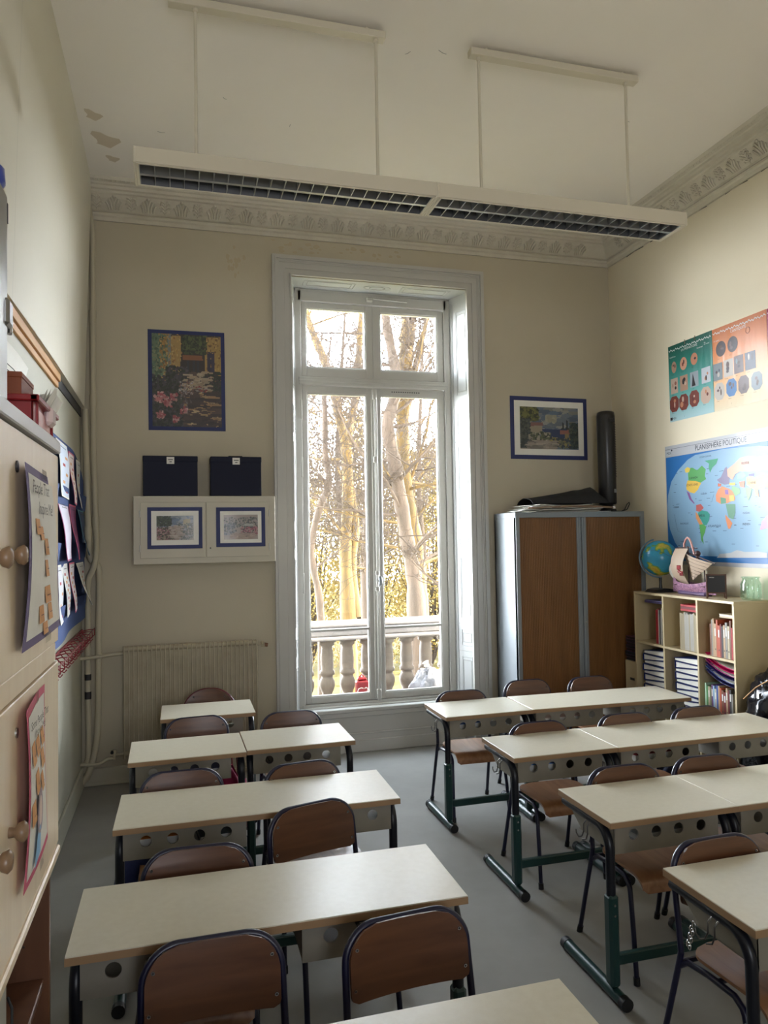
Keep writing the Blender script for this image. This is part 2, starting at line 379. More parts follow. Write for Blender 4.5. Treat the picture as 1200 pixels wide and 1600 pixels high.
# upper boarding on the left wall: proud of it, leaning slightly inwards
b = MB()
def xup(z, y): return -0.655 + (z - 2.84) * 0.03 + 0.012 * sin(max(0, (y - 3.0)) * 1.0)
ys = [YF, 0.3, 1.9, 3.36, 4.84, 5.93]
for a, c in zip(ys[:-1], ys[1:]):
    n = 8
    A = [(xup(z, a + (c - a) * i / n), a + (c - a) * i / n + (0 if i else .004), z) for i in range(n + 1) for z in (2.845, 3.7, ZC)]
    F = []
    for i in range(n):
        for j in range(2): q = i * 3 + j; F.append((q, q + 1, q + 4, q + 3))
    b.add(A, [f[::-1] for f in F], M['panel'])
    b.add([(xup(2.845, a), a, 2.845), (xup(2.845, c), c, 2.845), (XL - .05, c, 2.845), (XL - .05, a, 2.845)], [(0, 1, 2, 3)], M['panel'])
    b.add([(xup(z, c), c, z) for z in (2.845, ZC)] + [(XL - .1, c, ZC), (XL - .1, c, 2.845)], [(0, 1, 2, 3)], M['panel'])
struct(b, 'trim_1')
b = MB(); b.box((XL, 2.9, 2.845), (XL + .028, 4.80, 2.80), M['timber'], .002); b.box((XL, 2.9, 2.798), (XL + .016, 4.80, 2.765), M['timber'], .002)
for y in (3.3, 3.8, 4.3): b.lathe([(0.004, 0), (0.004, .001)], M['steel'], 8, (XL + .02, y, 2.797))
struct(b, 'trim_2')
b = MB(); b.box((XL, 4.80, 2.78), (XL + .008, 5.98, 2.845), M['ink']); struct(b, 'trim_3')
# wall behind the camera closes the room; its unseen window is added for fill light
b = MB()
b.box((XL - .2, YF - .2, 0), (.1, YF, ZC), M['wall']); b.box((1.1, YF - .2, 0), (XR + .1, YF, ZC), M['wall'])
b.box((.1, YF - .2, 0), (1.1, YF, 1.25), M['wall']); b.box((.1, YF - .2, 3.15), (1.1, YF, ZC), M['wall']); struct(b, 'wall_front')
# skirtings
b = MB(); b.box((XL, YF, 0), (XL + .018, YB, .16), M['lowwall'], .004); struct(b, 'baseboard_left')
b = MB(); b.box((XL, YB - .022, 0), (.79, YB, .13), M['skirt'], .005); b.box((XL, YB - .028, 0), (.79, YB - .02, .03), M['skirt'], .003); b.box((2.63, YB - .022, 0), (XR, YB, .13), M['skirt'], .005); struct(b, 'baseboard_back')
b = MB(); b.box((XR - .02, YF, 0), (XR, YB, .13), M['skirt'], .005); struct(b, 'baseboard_right')

# cornice: swept profile along the back and the right walls, with a mitre in the corner
prof = [(0, 4.325), (.018, 4.325), (.022, 4.352), (.034, 4.362), (.036, 4.378), (.028, 4.388), (.045, 4.395), (.075, 4.425), (.105, 4.465), (.118, 4.492), (.135, 4.498), (.14, 4.512), (.158, 4.518), (.163, 4.538), (.18, 4.543), (.185, 4.552), (.215, 4.560), (.228, ZC)]
b = MB(); k = len(prof)
V = [(XL - .02, YB - d, z) for d, z in prof] + [(XR - d, YB - d, z) for d, z in prof] + [(XR - d, YF, z) for d, z in prof]
b.add(V, [(i + 1, i, k + i, k + i + 1) for i in range(k - 1)] + [(k + i + 1, k + i, 2 * k + i, 2 * k + i + 1) for i in range(k - 1)], M['plaster'])
cor = struct(b, 'trim_4')
# plaster ornament on the cornice: acanthus sprays and a leaf edge
def leafspray(b, P, U, Nn, s, kind):
    """P base point, U along the run, Nn(frac)->(point offset, outward) up the sloping frieze"""
    def pt(a, t, o=0.0): q, nn = Nn(t); return P + U * a + q + nn * o
    if kind == 0:
        b.tube([pt(0, .05, .002), pt(0, .5, .006), pt(0, .9, .006)], [.005, .006, .004], M['plaster'], 6)
        for sd in (-1, 1):
            for (t0, l, h) in ((.15, .03, .25), (.35, .04, .32), (.55, .035, .3), (.75, .03, .2)):
                b.tube([pt(0, t0, .004), pt(sd * l * .6, t0 + h * .6, .011), pt(sd * l, t0 + h * .5, .008), pt(sd * l * .95, t0 + h * .15, .004)], [.005, .008, .006, .002], M['plaster'], 6)
    else:
        for sd in (-1, 1):
            for (a0, w_, h) in ((.0, .018, .85), (.018, .02, .75), (.038, .018, .55)):
                b.tube([pt(sd * a0, .08, .003), pt(sd * (a0 + .004), h * .6, .012), pt(sd * (a0 + w_), h, .012), pt(sd * (a0 + w_ + .01), h - .12, .004)], [.005, .008, .006, .002], M['plaster'], 6)
        b.ellipsoid(tuple(pt(0, .9, .004)), (.012, .012, .012), M['plaster'], 8, 5)
def run(P0, U, L, inward):
    b = MB()
    def Nn(t):
        d = .045 + (.118 - .045) * t; z = 4.395 + (4.492 - 4.395) * t
        return inward * d + Vector((0, 0, z)), (inward * .8 + Vector((0, 0, -.6)))
    n = int(L / .125)
    for i in range(n): leafspray(b, P0 + U * ((i + .5) * L / n), U, Nn, 1, i % 2)
    m = int(L / .032); random.seed(3)
    for i in range(m):
        a = (i + .5) * L / m; j = random.uniform(-.003, .003)
        p = P0 + U * a + inward * (.203 + j) + Vector((0, 0, 4.563 + j))
        b.tube([p + inward * -.012, p + inward * .006 + Vector((0, 0, -.004)) + U * .006, p + inward * .016 + Vector((0, 0, .010)) + U * .012], [.004, .009, .003], M['plaster'], 5)
    o = b.build('ornament', cor)
run(Vector((XL + .06, YB, 0)), Vector((1, 0, 0)), XR - XL - .34, Vector((0, -1, 0)))
run(Vector((XR, YB - .25, 0)), Vector((0, -1, 0)), 3.6, Vector((-1, 0, 0)))

# ---------------------------------------------------------------- window
win = thing('window_1', (1.715, YB + .3, 0), 'tall white french window with two casements and a fanlight over an apron', 'window'); win['kind'] = 'structure'
for k_ in ('label', 'category'): del win[k_]
win.location = (0, 0, 0)
def frame3(b, x0, x1, z0, z1, steps, m, y):
    """three-sided architrave; steps=[(inset0,inset1,proud)]"""
    for a, c, p in steps:
        b.prism([(x0 + a, z0), (x0 + a, z1 - a), (x0 + c, z1 - c), (x0 + c, z0)], (0, y, 0), (1, 0, 0), (0, 0, 1), (0, -p, 0), m)
        b.prism([(x1 - a, z0), (x1 - a, z1 - a), (x1 - c, z1 - c), (x1 - c, z0)], (0, y, 0), (1, 0, 0), (0, 0, 1), (0, -p, 0), m)
        b.prism([(x0 + a, z1 - a), (x1 - a, z1 - a), (x1 - c, z1 - c), (x0 + c, z1 - c)], (0, y, 0), (1, 0, 0), (0, 0, 1), (0, -p, 0), m)
b = MB()
frame3(b, .775, 2.645, 0, 4.175, [(0, .022, .038), (.022, .034, .048), (.034, .046, .032), (.046, .058, .026), (.058, .100, .020), (.100, .108, .024), (.108, .148, .016), (.148, .160, .028)], M['white'], YB)
b.build('casing', win)
# recess: splayed jambs, soffit with carved panels
b = MB()
yf = YB + .27
def quad(p, m): b.add(p, [(0, 1, 2, 3)], m)
quad([(OX0, YB, 0), (FX0 - .03, yf, 0), (FX0 - .03, yf, OZ1), (OX0, YB, OZ1)], M['white_in'])
quad([(OX1, YB, 0), (OX1, YB, OZ1), (FX1 + .03, yf, OZ1), (FX1 + .03, yf, 0)], M['white_in'])
quad([(OX0, YB, OZ1 - .003), (FX0 - .03, yf, OZ1 - .003), (FX1 + .03, yf, OZ1 - .003), (OX1, YB, OZ1 - .003)], M['white_in'])
b.box((OX0 - .12, yf, 0), (FX0 - .02, yf + .15, OZ1 + .1), M['white']); b.box((FX1 + .02, yf, 0), (OX1 + .12, yf + .15, OZ1 + .1), M['white']); b.box((OX0 - .1, yf, FZ1), (OX1 + .1, yf + .15, OZ1 + .1), M['white'])
b.build('recess_lining', win)
# panel mouldings in the right and left jamb and the soffit
def onjamb(side):
    A, B = (Vector((OX1, YB, 0)), Vector((FX1 + .03, yf, 0))) if side > 0 else (Vector((OX0, YB, 0)), Vector((FX0 - .03, yf, 0)))
    d = (B - A); L = d.length; d.normalize(); n = Vector((-d.y, d.x, 0)) if side < 0 else Vector((d.y, -d.x, 0))
    n = -n if (n.x * side) > 0 else n
    return lambda t, z: A + d * (L * t) + Vector((0, 0, z)) + n * .001
def rectline(b, f, t0, t1, z0, z1, r=.004, mm='white_in'):
    P = [f(t0, z0), f(t1, z0), f(t1, z1), f(t0, z1)]
    for i in range(4): b.tube([P[i], P[(i + 1) % 4]], r, M[mm], 6)
for side in (1, -1):
    b = MB(); f = onjamb(side)
    for (z0, z1) in ((3.10, 3.86), (2.72, 2.95), (1.98, 2.64), (1.10, 1.66), (.86, 1.0), (.18, .76)): rectline(b, f, .22, .68, z0, z1); rectline(b, f, .27, .63, z0 + .03, z1 - .03, .002, 'line')
    for rr in (.052, .085): b.tube([f(.45 + rr / .29 * .9 * cos(t), 1.82 + rr * 1.25 * sin(t)) for t in [2 * pi * i / 20 for i in range(20)]], .003, M['white_in'], 6, closed=True)
    for z in (3.02, 2.68, 1.05, .81): b.tube([f(.12, z), f(.82, z)], .0015, M['line'], 5)
    b.tube([f(.86, .1), f(.86, 3.95)], .006, M['white_in'], 6)
    b.build('shutter_panel', win)
b = MB(); f = lambda t, x: Vector((x, YB + .27 * t, OZ1 - .004))
for (x0, x1) in ((1.06, 1.50), (1.92, 2.36)): rectline(b, f, .2, .7, x0, x1); rectline(b, f, .27, .63, x0 + .03, x1 - .03, .002, 'line')
for rr in (.07, .12): b.tube([f(.45 + rr / .27 * .5 * sin(t), 1.71 + rr * cos(t)) for t in [2 * pi * i / 24 for i in range(24)]], .003, M['line' if rr < .1 else 'white_in'], 6, closed=True)
b.build('soffit_panel', win)
# fixed frame
fy = yf + .01
b = MB(); W = M['white']
b.box((FX0 - .03, yf - .005, .37), (FX0 + .028, fy + .08, 3.99), W, .004); b.box((FX1 - .028, yf - .005, .37), (FX1 + .03, fy + .08, 3.99), W, .004)
b.box((FX0, yf - .005, 3.90), (FX1, fy + .08, 3.99), W, .004)
b.box((FX0, yf - .018, 3.165), (FX1, fy + .08, 3.235), W, .006); b.box((FX0, yf - .026, 3.19), (FX1, fy, 3.21), W, .005)
b.box((FX0 - .03, yf - .03, .345), (FX1 + .03, fy + .10, .39), W, .008); b.box((FX0, yf - .012, .385), (FX1, fy + .05, .412), W, .004)
b.build('window_frame', win)
# apron under the window
b = MB(); ya = YB + .19
b.box((OX0 + .03, ya, 0), (OX1 - .03, ya + .2, .36), W); b.box((OX0 + .03, ya - .012, .30), (OX1 - .03, ya, .355), W, .004); b.box((OX0 + .03, ya - .022, .34), (OX1 - .03, ya + .1, .375), W, .006)
b.box((OX0 + .03, ya - .02, 0), (OX1 - .03, ya, .105), W, .006); b.box((OX0 + .03, ya - .010, .10), (OX1 - .03, ya, .155), W, .005); b.box((OX0 + .03, ya - .014, .150), (OX1 - .03, ya, .165), W, .004)
b.build('apron', win)
def sash(name, x0, x1, z0, z1, gx0, gx1, gz0, gz1, mid=None, parent=win):
    b = MB(); y0, y1 = fy, fy + .045
    b.box((x0, y0, z0), (gx0, y1, z1), W, .004); b.box((gx1, y0, z0), (x1, y1, z1), W, .004)
    b.box((gx0 - .002, y0, gz1), (gx1 + .002, y1, z1), W, .004); b.box((gx0 - .002, y0, z0), (gx1 + .002, y1, gz0), W, .004)
    for (a, c, d, e) in ((gx0 - .001, gx0 + .008, gz0, gz1), (gx1 - .008, gx1 + .001, gz0, gz1)): b.box((a, y0 + .006, d), (c, y1, e), W, .002)
    b.box((gx0, y0 + .006, gz1 - .008), (gx1, y1, gz1 + .001), W, .002); b.box((gx0, y0 + .006, gz0 - .001), (gx1, y1, gz0 + .008), W, .002)
    if mid: b.box((gx0, y0 + .004, mid - .011), (gx1, y1, mid + .011), W, .004)
    o = b.build(name, parent)
    for (a, c) in ([(gz0, gz1)] if not mid else [(gz0, mid), (mid, gz1)]):
        g = MB(); g.box((gx0 + .002, y0 + .024, a + .002), (gx1 - .002, y0 + .028, c - .002), M['glass']); g.build('pane', o)
    return o
fan = sash('fanlight', FX0 + .03, 1.705, 3.24, 3.895, 1.105, 1.635, 3.325, 3.845)
sash('fanlight', 1.705, FX1 - .03, 3.24, 3.895, 1.777, 2.31, 3.325, 3.845)
sash('casement', FX0 + .03, 1.698, .415, 3.16, 1.108, 1.632, .472, 3.095, 1.035)
c2 = sash('casement', 1.702, FX1 - .03, .415, 3.16, 1.768, 2.306, .472, 3.095, 1.035)
b = MB(); b.box((1.672, fy - .016, .42), (1.732, fy, 3.15), W, .006); b.build('meeting_bead', win)
b = MB()                                                        # cremone bolt
b.tube([(1.703, fy - .028, .44), (1.703, fy - .028, 3.14)], .008, W, 8)
for z, h in ((3.10, .05), (2.52, .03), (.46, .05), (1.52, .02), (1.38, .02)): b.box((1.685, fy - .036, z - h), (1.721, fy - .014, z + h), W, .006)
b.box((1.690, fy - .034, 1.385), (1.716, fy - .012, 1.51), W, .008)
cb = b.build('espagnolette_bolt', win)
b = MB(); b.ellipsoid((1.728, fy - .045, 1.45), (.016, .014, .045), M['cabmetal'], 14, 10); b.tube([(1.70, fy - .03, 1.45), (1.725, fy - .042, 1.45)], .007, W, 8); b.build('window_handle', cb)
b = MB(); b.box((1.64, fy - .05, 3.925), (1.70, fy - .01, 3.965), W, .008); b.tube([(1.70, fy - .03, 3.955), (2.02, fy - .03, 3.945)], .008, W, 8); b.build('window_opener', win)
b = MB()
for i in range(13): b.box((1.87 + i * .021, fy - .001, 3.128), (1.881 + i * .021, fy + .003, 3.137), M['ink'])
b.build('vent_slots', win)
for x in (FX0 + .022, FX1 - .022):
    for z in (2.95, 2.45, 1.45, .62): b = MB(); b.tube([(x, fy - .008, z - .09), (x, fy - .010, z - .085), (x, fy - .010, z + .085), (x, fy - .008, z + .09)], [.004, .009, .009, .004], W, 8); b.tube([(x, fy - .008, z - .12), (x, fy - .008, z + .12)], .004, W, 6); b.build('hinge', win)
# frame of the added fill-light window, unseen behind the camera
b = MB()
for (x0, x1) in ((.1, .15), (.575, .625), (1.05, 1.1)): b.box((x0, YF - .15, 1.25), (x1, YF - .08, 3.15), W, .004)
for (z0, z1) in ((1.25, 1.31), (3.09, 3.15)): b.box((.1, YF - .15, z0), (1.1, YF - .08, z1), W, .004)
o = struct(b, 'fill_window')
# ================================================================ OUTSIDE
b = MB(); b.box((-30, 7.4, -2.6), (60, 70, -2.4), M['ground']); struct(b, 'ground')
b = MB(); b.box((-1, YB + .4, .12), (5, 7.35, .2), M['stone']); b.box((-1, YB + .4, -2.4), (5, 7.35, .12), M['stone']); struct(b, 'balcony_floor')
bal = thing('balustrade', (2, 7.05, .2), 'pale stone balustrade with bulging balusters outside the tall window', 'balustrade')
b = MB(); b.box((-2.6, -.16, .665), (2.8, .16, .70), M['stone_top'], .01); b.box((-2.6, -.13, .70), (2.8, .13, .79), M['stone_top'], .012); b.box((-2.6, -.155, .79), (2.8, .155, .825), M['stone_top'], .01); b.build('coping', bal)
b = MB(); b.box((-2.6, -.13, 0), (2.8, .13, .07), M['stone'], .01); b.build('plinth', bal)
pf = [(.07, .07), (.07, .10), (.052, .105), (.050, .14), (.060, .17), (.078, .20), (.082, .24), (.072, .29), (.056, .335), (.052, .36), (.074, .368), (.074, .40), (.054, .41), (.052, .44), (.075, .50), (.084, .55), (.078, .585), (.06, .61), (.074, .618), (.080, .668)]
pf = [(r * .9, z) for r, z in [(.072, .07), (.072, .11), (.056, .115), (.054, .15), (.074, .19), (.084, .23), (.082, .265), (.062, .30), (.060, .32), (.080, .328), (.080, .36), (.066, .372), (.070, .43), (.068, .52), (.060, .575), (.058, .60), (.082, .61), (.082, .668)]]
bx = -.61 - .2 * 9
first = None
for i in range(24):
    if first is None:
        b = MB(); b.lathe(pf, M['stone'], 20); b.box((-.075, -.075, .64), (.075, .075, .668), M['stone'], .004); b.box((-.07, -.07, .07), (.07, .07, .09), M['stone'], .004); first = b.build('baluster', bal, loc=(bx, 0, 0))
    else:
        c = first.copy(); COL.objects.link(c); c.location = (bx + i * .2, 0, 0)

def blob(b, c, r, m, seed, n=26, k=18, amp=.22, fr=2.2, flatz=1.0, crease=0.0):
    V = []; F = []
    for i in range(k + 1):
        t = pi * i / k
        for j in range(n):
            a = 2 * pi * j / n; d = Vector((sin(t) * cos(a), sin(t) * sin(a), -cos(t)))
            q = 1 + amp * mnoise.noise(d * fr + Vector((seed, seed * 2, 0))) + crease * abs(mnoise.noise(d * fr * 3 + Vector((seed, 0, seed))))
            z = d.z * r[2] * q
            V.append((c[0] + d.x * r[0] * q, c[1] + d.y * r[1] * q, max(c[2] + z, c[2] - r[2] * flatz)))
    for i in range(k):
        for j in range(n): F.append((i * n + j, i * n + (j + 1) % n, (i + 1) * n + (j + 1) % n, (i + 1) * n + j))
    b.add(V, F, m, True)
b = MB(); blob(b, (2.33, 6.78, .34), (.19, .15, .25), mat('milky_plastic_bag', srgb(150, 150, 156), .4, bump=(18, .8)), 4, 40, 30, .25, 2.0, .56, -.28)
b.tube([(2.28 + .02 * cos(t), 6.76, .60 + .03 * t) for t in [0, .4, .8, 1.2]], [.03, .02, .025, .035], M['paper'], 8)
tag(b.build('plastic_bag'), 'crumpled translucent white plastic bag on the balcony', 'bag')
b = MB(); b.box((1.60, 6.72, .2), (1.72, 6.80, .505), M['red'], .012); b.box((1.615, 6.73, .505), (1.705, 6.79, .535), M['red'], .02); b.text('C2', (1.66, 6.718, .38), (1, 0, 0), (0, 0, 1), .07, M['paper'], center=True); b.tube([(1.63, 6.76, .53), (1.66, 6.76, .56), (1.69, 6.76, .53)], .006, M['red'], 6)
tag(b.build('red_packet'), 'red packet with white lettering standing on the balcony', 'packet')
b = MB(); b.tube([(2.13 + .06 * cos(t), 6.72 + .02 * sin(t), .30 + .09 * sin(t)) for t in [i * pi / 9 - .3 for i in range(11)]], .012, M['purple'], 8); b.tube([(2.07, 6.72, .25), (2.06, 6.72, .2)], .012, M['purple'], 8); b.tube([(2.19, 6.72, .28), (2.2, 6.72, .2)], .012, M['purple'], 8)
tag(b.build('plastic_hoop'), 'small purple plastic handle arching beside the white bag', 'handle')

random.seed(11)
def branch(T, P, D, L, r, depth, lists, up=.25):
    n = 6; pts = [P.copy()]; p = P.copy(); d = D.normalized()
    for i in range(n):
        d = (d + Vector((random.uniform(-1, 1), random.uniform(-1, 1), random.uniform(-.6, .9) + up * .3)) * .22).normalized(); p = p + d * (L / n); pts.append(p.copy())
    rr = [r * (1 - .75 * i / n) for i in range(n + 1)]
    lists[min(depth, 2)].append((pts, rr, d))
    if depth < 3:
        for _ in range((6, 5, 4)[depth]):
            i = random.randint(1, n); q = pts[i]; dd = (pts[i] - pts[i - 1]).normalized()
            side = Vector((random.uniform(-1, 1), random.uniform(-.6, .6), random.uniform(-.5, .8)))
            branch(T, q, dd * .5 + side, L * random.uniform(.4, .65), rr[i] * .55, depth + 1, lists, up)
def tree(name, trunks, y, label, bark, nb=12, blen=2.2, seed=1):
    random.seed(seed); base = trunks[0][0]
    root = thing(name, (base[0], y, -2.4), label, 'tree', group='bare spring trees outside the window')
    root.location = (0, 0, 0)
    b = MB(); L = [[], [], []]; allp = []
    for t in trunks:
        pts = [Vector((x, y + .15 * sin(z * 1.3), z)) for x, z, r in t]
        dense = []; rad = []
        for i in range(len(pts) - 1):
            for k in range(4):
                f = k / 4; p0 = pts[max(i - 1, 0)]; p1 = pts[i]; p2 = pts[i + 1]; p3 = pts[min(i + 2, len(pts) - 1)]
                dense.append(.5 * ((2 * p1) + (p2 - p0) * f + (2 * p0 - 5 * p1 + 4 * p2 - p3) * f * f + (3 * p1 - p0 - 3 * p2 + p3) * f ** 3)); rad.append((t[i][2] * (1 - f) + t[i + 1][2] * f) * .76)
        dense.append(pts[-1]); rad.append(t[-1][2] * .76); rad = [q * (1 + .08 * sin(i * 1.7)) for i, q in enumerate(rad)]
        b.tube(dense, rad, bark, 14); allp += [(p, q) for p, q in zip(dense, rad) if p.z > .6]
    b.build('trunk', root)
    for _ in range(nb):
        p, q = random.choice(allp); a = random.uniform(-1, 1)
        branch(None, p, Vector((a, random.uniform(-.7, .7), random.uniform(-.1, .7))), blen * random.uniform(.6, 1.2), min(q * .30, .032), 0, L)
    for nm, l, s, mm in (('limb', L[0], 6, bark), ('branches', L[1], 4, M['twig']), ('twigs', L[2], 3, M['twig'])):
        b = MB()
        for pts, rr, d in l: b.tube(pts, [max(q, .004) for q in rr], mm, s, caps=False)
        o = b.build(nm, root)
        if nm == 'twigs': o['kind'] = 'stuff'
    return root
BK, BG = M['bark'], M['barkgrey']
tree('lichened_tree', [[(3.42, -2.4, .30), (3.43, .2, .22), (3.41, 1.58, .17), (3.44, 2.64, .16), (3.39, 3.71, .14), (3.26, 4.38, .12), (3.16, 5.04, .12), (3.01, 5.57, .11), (2.8, 6.09, .10), (2.65, 6.62, .08), (2.5, 8.4, .05)], [(3.42, 3.4, .12), (3.43, 3.84, .11), (3.53, 4.38, .10), (3.64, 4.79, .10), (3.75, 5.61, .09), (3.82, 6.43, .08), (4.0, 8.5, .04)], [(3.60, .19, .16), (3.54, 1.32, .13), (3.62, 1.98, .11), (3.50, 2.9, .09)]], 15, 'forked sunlit yellow lichened tree trunk seen in the left pane', BK, 16, 2.4, 3)
tree('slender_tree', [[(2.45, -2.4, .11), (2.48, .44, .09), (2.37, 1.29, .08), (2.33, 1.74, .08), (2.48, 2.42, .085), (2.63, 2.82, .08), (2.56, 3.34, .07), (2.56, 4.03, .07), (2.54, 4.49, .05), (2.37, 4.71, .045), (1.9, 5.6, .03)], [(2.55, 4.0, .05), (2.6, 4.6, .03), (2.75, 5.5, .02)]], 13, 'thin crooked grey tree at the left edge of the left pane', BG, 14, 1.5, 8)
tree('leaning_tree', [[(3.96, -2.4, .27), (3.95, .47, .21), (3.93, 1.17, .18), (3.82, 1.72, .165), (3.69, 2.37, .155), (3.53, 3.13, .145), (3.42, 3.67, .14), (3.5, 4.0, .135), (3.62, 4.44, .12), (3.56, 5.1, .11), (3.49, 5.76, .10), (3.3, 8, .05)]], 12, 'thick grey-brown leaning trunk in the right pane', BG, 18, 2.0, 21)
tree('sunlit_tree', [[(4.15, -2.4, .26), (4.16, .41, .22), (4.16, 1.14, .20), (4.12, 1.82, .16), (3.99, 2.39, .14), (3.88, 2.96, .14), (3.84, 3.64, .15), (3.88, 4.33, .16), (3.98, 5.02, .17), (4.08, 5.72, .17), (4.16, 6.07, .15), (4.4, 8.5, .08)], [(3.95, 4.1, .07), (4.15, 4.9, .06), (4.35, 5.5, .05), (4.6, 6.6, .03)]], 12.5, 'sunlit yellow trunk just behind the leaning grey one', BK, 26, 2.2, 34)
tree('straight_tree', [[(4.32, -2.4, .20), (4.32, 0, .17), (4.32, 1.24, .14), (4.37, 2.45, .10), (4.35, 3.97, .07), (4.4, 6.5, .04)]], 17, 'upright pale tree by the right edge of the left pane', BG, 12, 2.0, 40)
tree('edge_tree', [[(4.02, -2.4, .22), (4.04, .57, .14), (4.12, 1.22, .10), (4.22, 2.0, .07), (4.4, 3.6, .04)]], 10.7, 'short dark trunk at the right edge of the right pane', BG, 6, 1.4, 55)
for i, (x, yy, h) in enumerate(((4.6, 21, 8.5), (7.4, 22, 9), (6.2, 24, 9), (9.0, 23, 8), (2.2, 22, 8))):
    tree('distant_tree', [[(x, -2.4, .14), (x + .1, 1, .13), (x - .1, 4, .10), (x + .2, h, .03)]], yy, ('slim far tree behind the left pane, between trunks', 'slim far tree behind the right pane, centre', 'farthest slim tree, behind the meeting stile', 'slim far tree at the far right of the view', 'slim far tree at the far left of the view')[i], BG, 22, 2.8, 60 + i)
# nest of twigs in the fork
random.seed(2); b = MB()
for i in range(90):
    a = random.uniform(0, 2 * pi); d = Vector((cos(a), sin(a), random.uniform(-.5, .5))); c = Vector((4.12, 12.3, 5.75)) + d * random.uniform(.1, .26)
    t = Vector((random.uniform(-1, 1), random.uniform(-1, 1), random.uniform(-.5, .5))) * .16; b.tube([c - t, c + t * .2 + d * .03, c + t], .007, M['twig'], 4, caps=False)
tag(b.build('twig_nest'), 'round nest of brown twigs high on the sunlit trunk', 'nest')
# yellow-green understorey
protos = []
for s in range(3):
    random.seed(100 + s); V = []; F = []
    st = MB()
    for _ in range(26):
        a = random.uniform(0, 2 * pi); l = Vector((cos(a) * random.uniform(.3, 1.5), sin(a) * random.uniform(.3, 1.2), random.uniform(2.2, 5.4)))
        st.tube([Vector((0, 0, 0)), l * .5 + Vector((random.uniform(-.2, .2), 0, .2)), l], [.04, .022, .006], M['twig'], 4, caps=False)
    lf = MB()
    for _ in range(9500):
        a = random.uniform(0, 2 * pi); z = random.random() ** .8; q = sqrt(random.random()) * (1.9 - .9 * z)
        c = Vector((q * cos(a), q * sin(a) * .8, .1 + 5.4 * z)); u = Vector((random.uniform(-1, 1), random.uniform(-1, 1), random.uniform(-1, 1))).normalized() * random.uniform(.025, .05); v = u.orthogonal().normalized() * random.uniform(.02, .035)
        b0 = len(lf.v); lf.v += [tuple(c - u), tuple(c + v), tuple(c + u), tuple(c - v)]; lf.f.append([b0, b0 + 1, b0 + 2, b0 + 3]); lf.m.append(lf.mi(M['leaf'])); lf.sm.append(False); lf.c.append(None)
    protos.append((st, lf))
made = []; k = 0; random.seed(77)
pos = ['far left', 'left', 'left of centre', 'centre', 'right of centre', 'right', 'far right']
for row, (yy, x0, dx) in enumerate(((24, 2.2, 2.0), (28, 2.6, 2.3), (33, 2.6, 2.7))):
    for i in range(7):
        x = x0 + dx * i; s = random.uniform(.85, 1.15) * (1.0, 1.05, 1.15)[row]
        lab = 'yellow-green leafing bush in the %s row behind the trunks, %s' % (('nearest', 'middle', 'farthest')[row], pos[i])
        if k < 3:
            r_ = thing('leafing_bush', (x, yy, -2.4), lab, 'bush', group='yellow leafing bushes behind the trees')
            protos[k][0].build('stems', r_); o = protos[k][1].build('foliage', r_); o['kind'] = 'stuff'; made.append(r_)
        else: r_ = copy_tree(made[k % 3], (x, yy + random.uniform(-.6, .6), -2.4), random.uniform(0, 6), lab)
        r_.scale = (s * 1.1, s * 1.1, s * (1.2, 1.45, 1.75)[row]); k += 1
